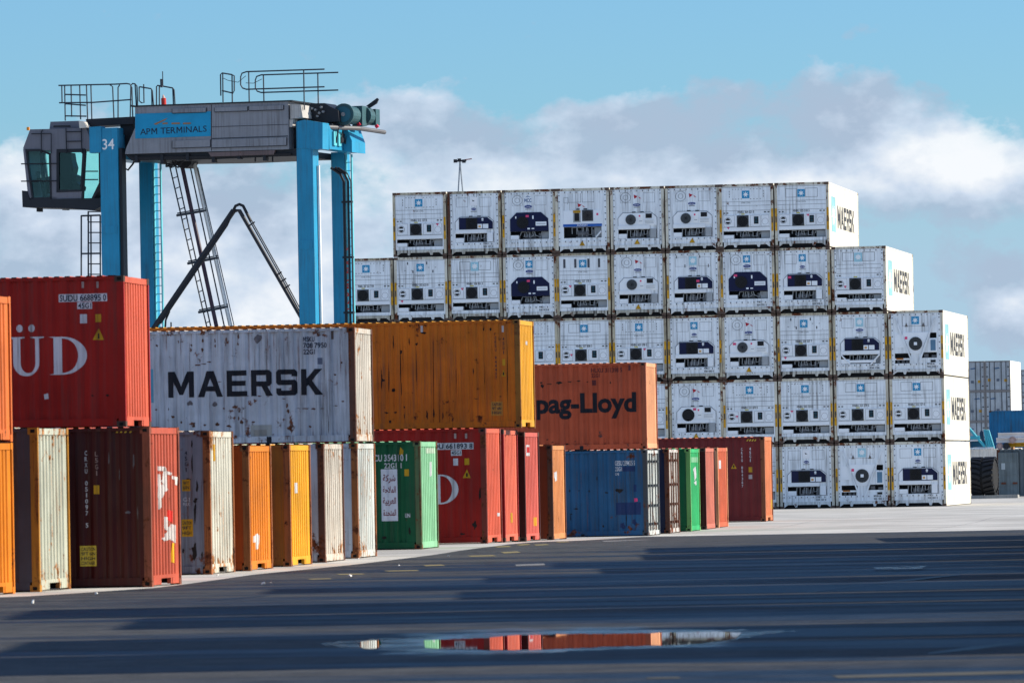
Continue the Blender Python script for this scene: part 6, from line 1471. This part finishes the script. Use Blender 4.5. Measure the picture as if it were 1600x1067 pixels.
# cyan lifting frame folded on the cream container's roof
cy = paint('frame_cyan', (.06, .40, .50), rust=.08, grime=.2)
lf0 = Vector((bp_.x - 1.9, bp_.y + .2, LW.top)); LFm = thing('lifting_frame', 'pale cyan steel lifting frame folded on the cream container roof', 'lifting frame', lf0, 0)
LFF = Frame(lf0, 0)
def lfr(name, a, c, r, m=cy, y=0.0): part(name, MB().sweep([LFF.p3(*a, y), LFF.p3(*c, y)], r, 6), LFm, mat=m)
lfr('base_beam', (1512, 701.5), (1553, 699.5), .10, simple('frame_white', (.7, .7, .7), .5)); lfr('upper_beam', (1510, 684), (1531, 683), .13); lfr('upper_beam', (1510, 688.5), (1533, 687.5), .06, simple('frame_white', (.7, .7, .7), .5))
lfr('diagonal_strut', (1510, 664), (1539, 698), .11); lfr('corner_post', (1514, 684), (1514.5, 701), .06); 
for k in range(4): lfr('folded_leg', (1538 + k * 2.2, 671 + k * .3), (1543 + k * 3.4, 700.5), .075)
part('lattice_panel', MB().prism([LFF.xz(*q, .3) for q in ((1513, 690), (1540, 688), (1540, 699), (1514, 700.5))], .3, .4), LFm, mat=paint('frame_blue', (.012, .09, .16), rust=.1)); part('winch_head', MB().prism([LFF.xz(*q, .2) for q in ((1530.5, 676), (1533, 672), (1536, 674), (1538, 690), (1531, 690))], .2, .5), LFm, mat=simple('winch_navy', (.015, .04, .08), .5))

# big tyre leaning between the wall and the grey door
tp = unproj(1537, 781, 322.0); tp.z = 0
TR, TW = 1.02, 1.2
TY = thing('giant_tyre', 'huge black tyre with deep tread blocks, standing between the wall and the grey door', 'tyre', tp + Vector((0, .6, TR + .16)), rad(-5))
tb = MB(); n = 40; prof = [(-TW / 2, .52), (-TW / 2 - .03, .72), (-TW / 2 + .06, .92), (-.2, .97), (.2, .97), (TW / 2 - .06, .92), (TW / 2 + .03, .72), (TW / 2, .52)]
vs = [(x, r * math.cos(2 * math.pi * i / n), r * math.sin(2 * math.pi * i / n)) for i in range(n) for x, r in prof]; k = len(prof)
tb.add(vs, [(i * k + j, i * k + j + 1, ((i + 1) % n) * k + j + 1, ((i + 1) % n) * k + j) for i in range(n) for j in range(k - 1)] + [tuple(i * k for i in range(n - 1, -1, -1)), tuple(i * k + k - 1 for i in range(n))])
TB = part('tyre_carcass', tb, TY, mat=simple('tyre_black', (.012, .012, .013), .8))
tr = MB()
for i in range(22):
    for sx in (-1, 1):
        t = 2 * math.pi * (i + (.5 if sx > 0 else 0)) / 22; e = .085
        for (xa, xb, dt) in ((.06, .28, .10), (.28, TW / 2 + .03, .02)):
            pts = []
            for rr in (.90, 1.03):
                for xx, d2 in ((xa, dt), (xb, dt - .09)):
                    for sg in (-1, 1): a = t + d2 + sg * e; pts.append((sx * xx, rr * math.cos(a), rr * math.sin(a)))
            tr.add(pts, [(0, 1, 3, 2), (4, 6, 7, 5), (0, 4, 5, 1), (2, 3, 7, 6), (0, 2, 6, 4), (1, 5, 7, 3)])
part('tread', tr, TY, mat=simple('tread_black', (.016, .017, .02), .5)); part('wheel_rim', MB().tube((-.3, 0, 0), (.36, 0, 0), .52, 24), TY, mat=simple('rim_dark', (.06, .055, .05), .6))
ko = part('concrete_block', MB().box(0, 3.4, 0, 1.0, 0, .16).box(.02, 3.38, .02, .98, .16, .175), None, mat=paint('kerb_grey', (.34, .33, .31), rust=.05, grime=.4)); ko.location = tp + Vector((-1.6, .1, 0)); tag(ko, 'flat pale concrete slab on the ground under the big tyre', 'concrete slab')

# ---------------------------------------------------------------- stacks outside the picture on the right: their long shadows cross the asphalt
off_mesh = {}
def off_box(loc, L, H, yaw, mt):
    def mk():
        m = MB(); sp = wave(-L + .14, -.14, .278, .072, .068, .036); ep = wave(.1, CW - .1, .245, .11, .045, .045)
        m.sheet(sp, lambda t, d, k: (t, .022 + d, (.15, H - .06)[k])); m.sheet(sp, lambda t, d, k: (t, CW - .022 - d, (.15, H - .06)[k]), True)
        for xx, s_ in ((-.03, -1), (-L + .03, 1)): m.sheet(ep, lambda t, d, k: (xx + s_ * d, t, (.15, H - .1)[k]), s_ > 0)
        m.box(-L + .03, -.03, .03, CW - .03, H - .05, H - .012)
        for x0 in (-.14, -L):
            for y0 in (0, CW - .09): m.box(x0, x0 + .14, y0, y0 + .09, 0, H)
        for y0 in (.005, CW - .065): m.box(-L + .14, -.14, y0, y0 + .06, H - .07, H - .004); m.box(-L + .14, -.14, y0, y0 + .06, .02, .16)
        for x0 in (-.08, -L + .01): m.box(x0, x0 + .07, .09, CW - .09, 0, .15); m.box(x0, x0 + .07, .09, CW - .09, H - .11, H - .003)
        return m.mesh('shipping_container', mt)
    o = bpy.data.objects.new('shipping_container', cached(('off', L, H, mt.name), mk)); COL.objects.link(o); o.location = loc; o.rotation_euler = (0, 0, yaw)
    tag(o, 'container in the stacks outside the picture on the right, shading the asphalt', 'shipping container', 'containers stacked outside the picture at right'); return o
mts = [red2, bluep, brown, greyp, greenp, orange]
k_ = 0
for a, b_lo, L, tiers, H in OFFSTACKS:
    x, y = ab(a, b_lo)
    for i in range(tiers):
        # long axis along the viewing depth: local -x points away from the camera
        off_box((x, y, i * (H + .02)), L, H, GY - math.pi / 2 , mts[k_ % 6]); k_ += 1
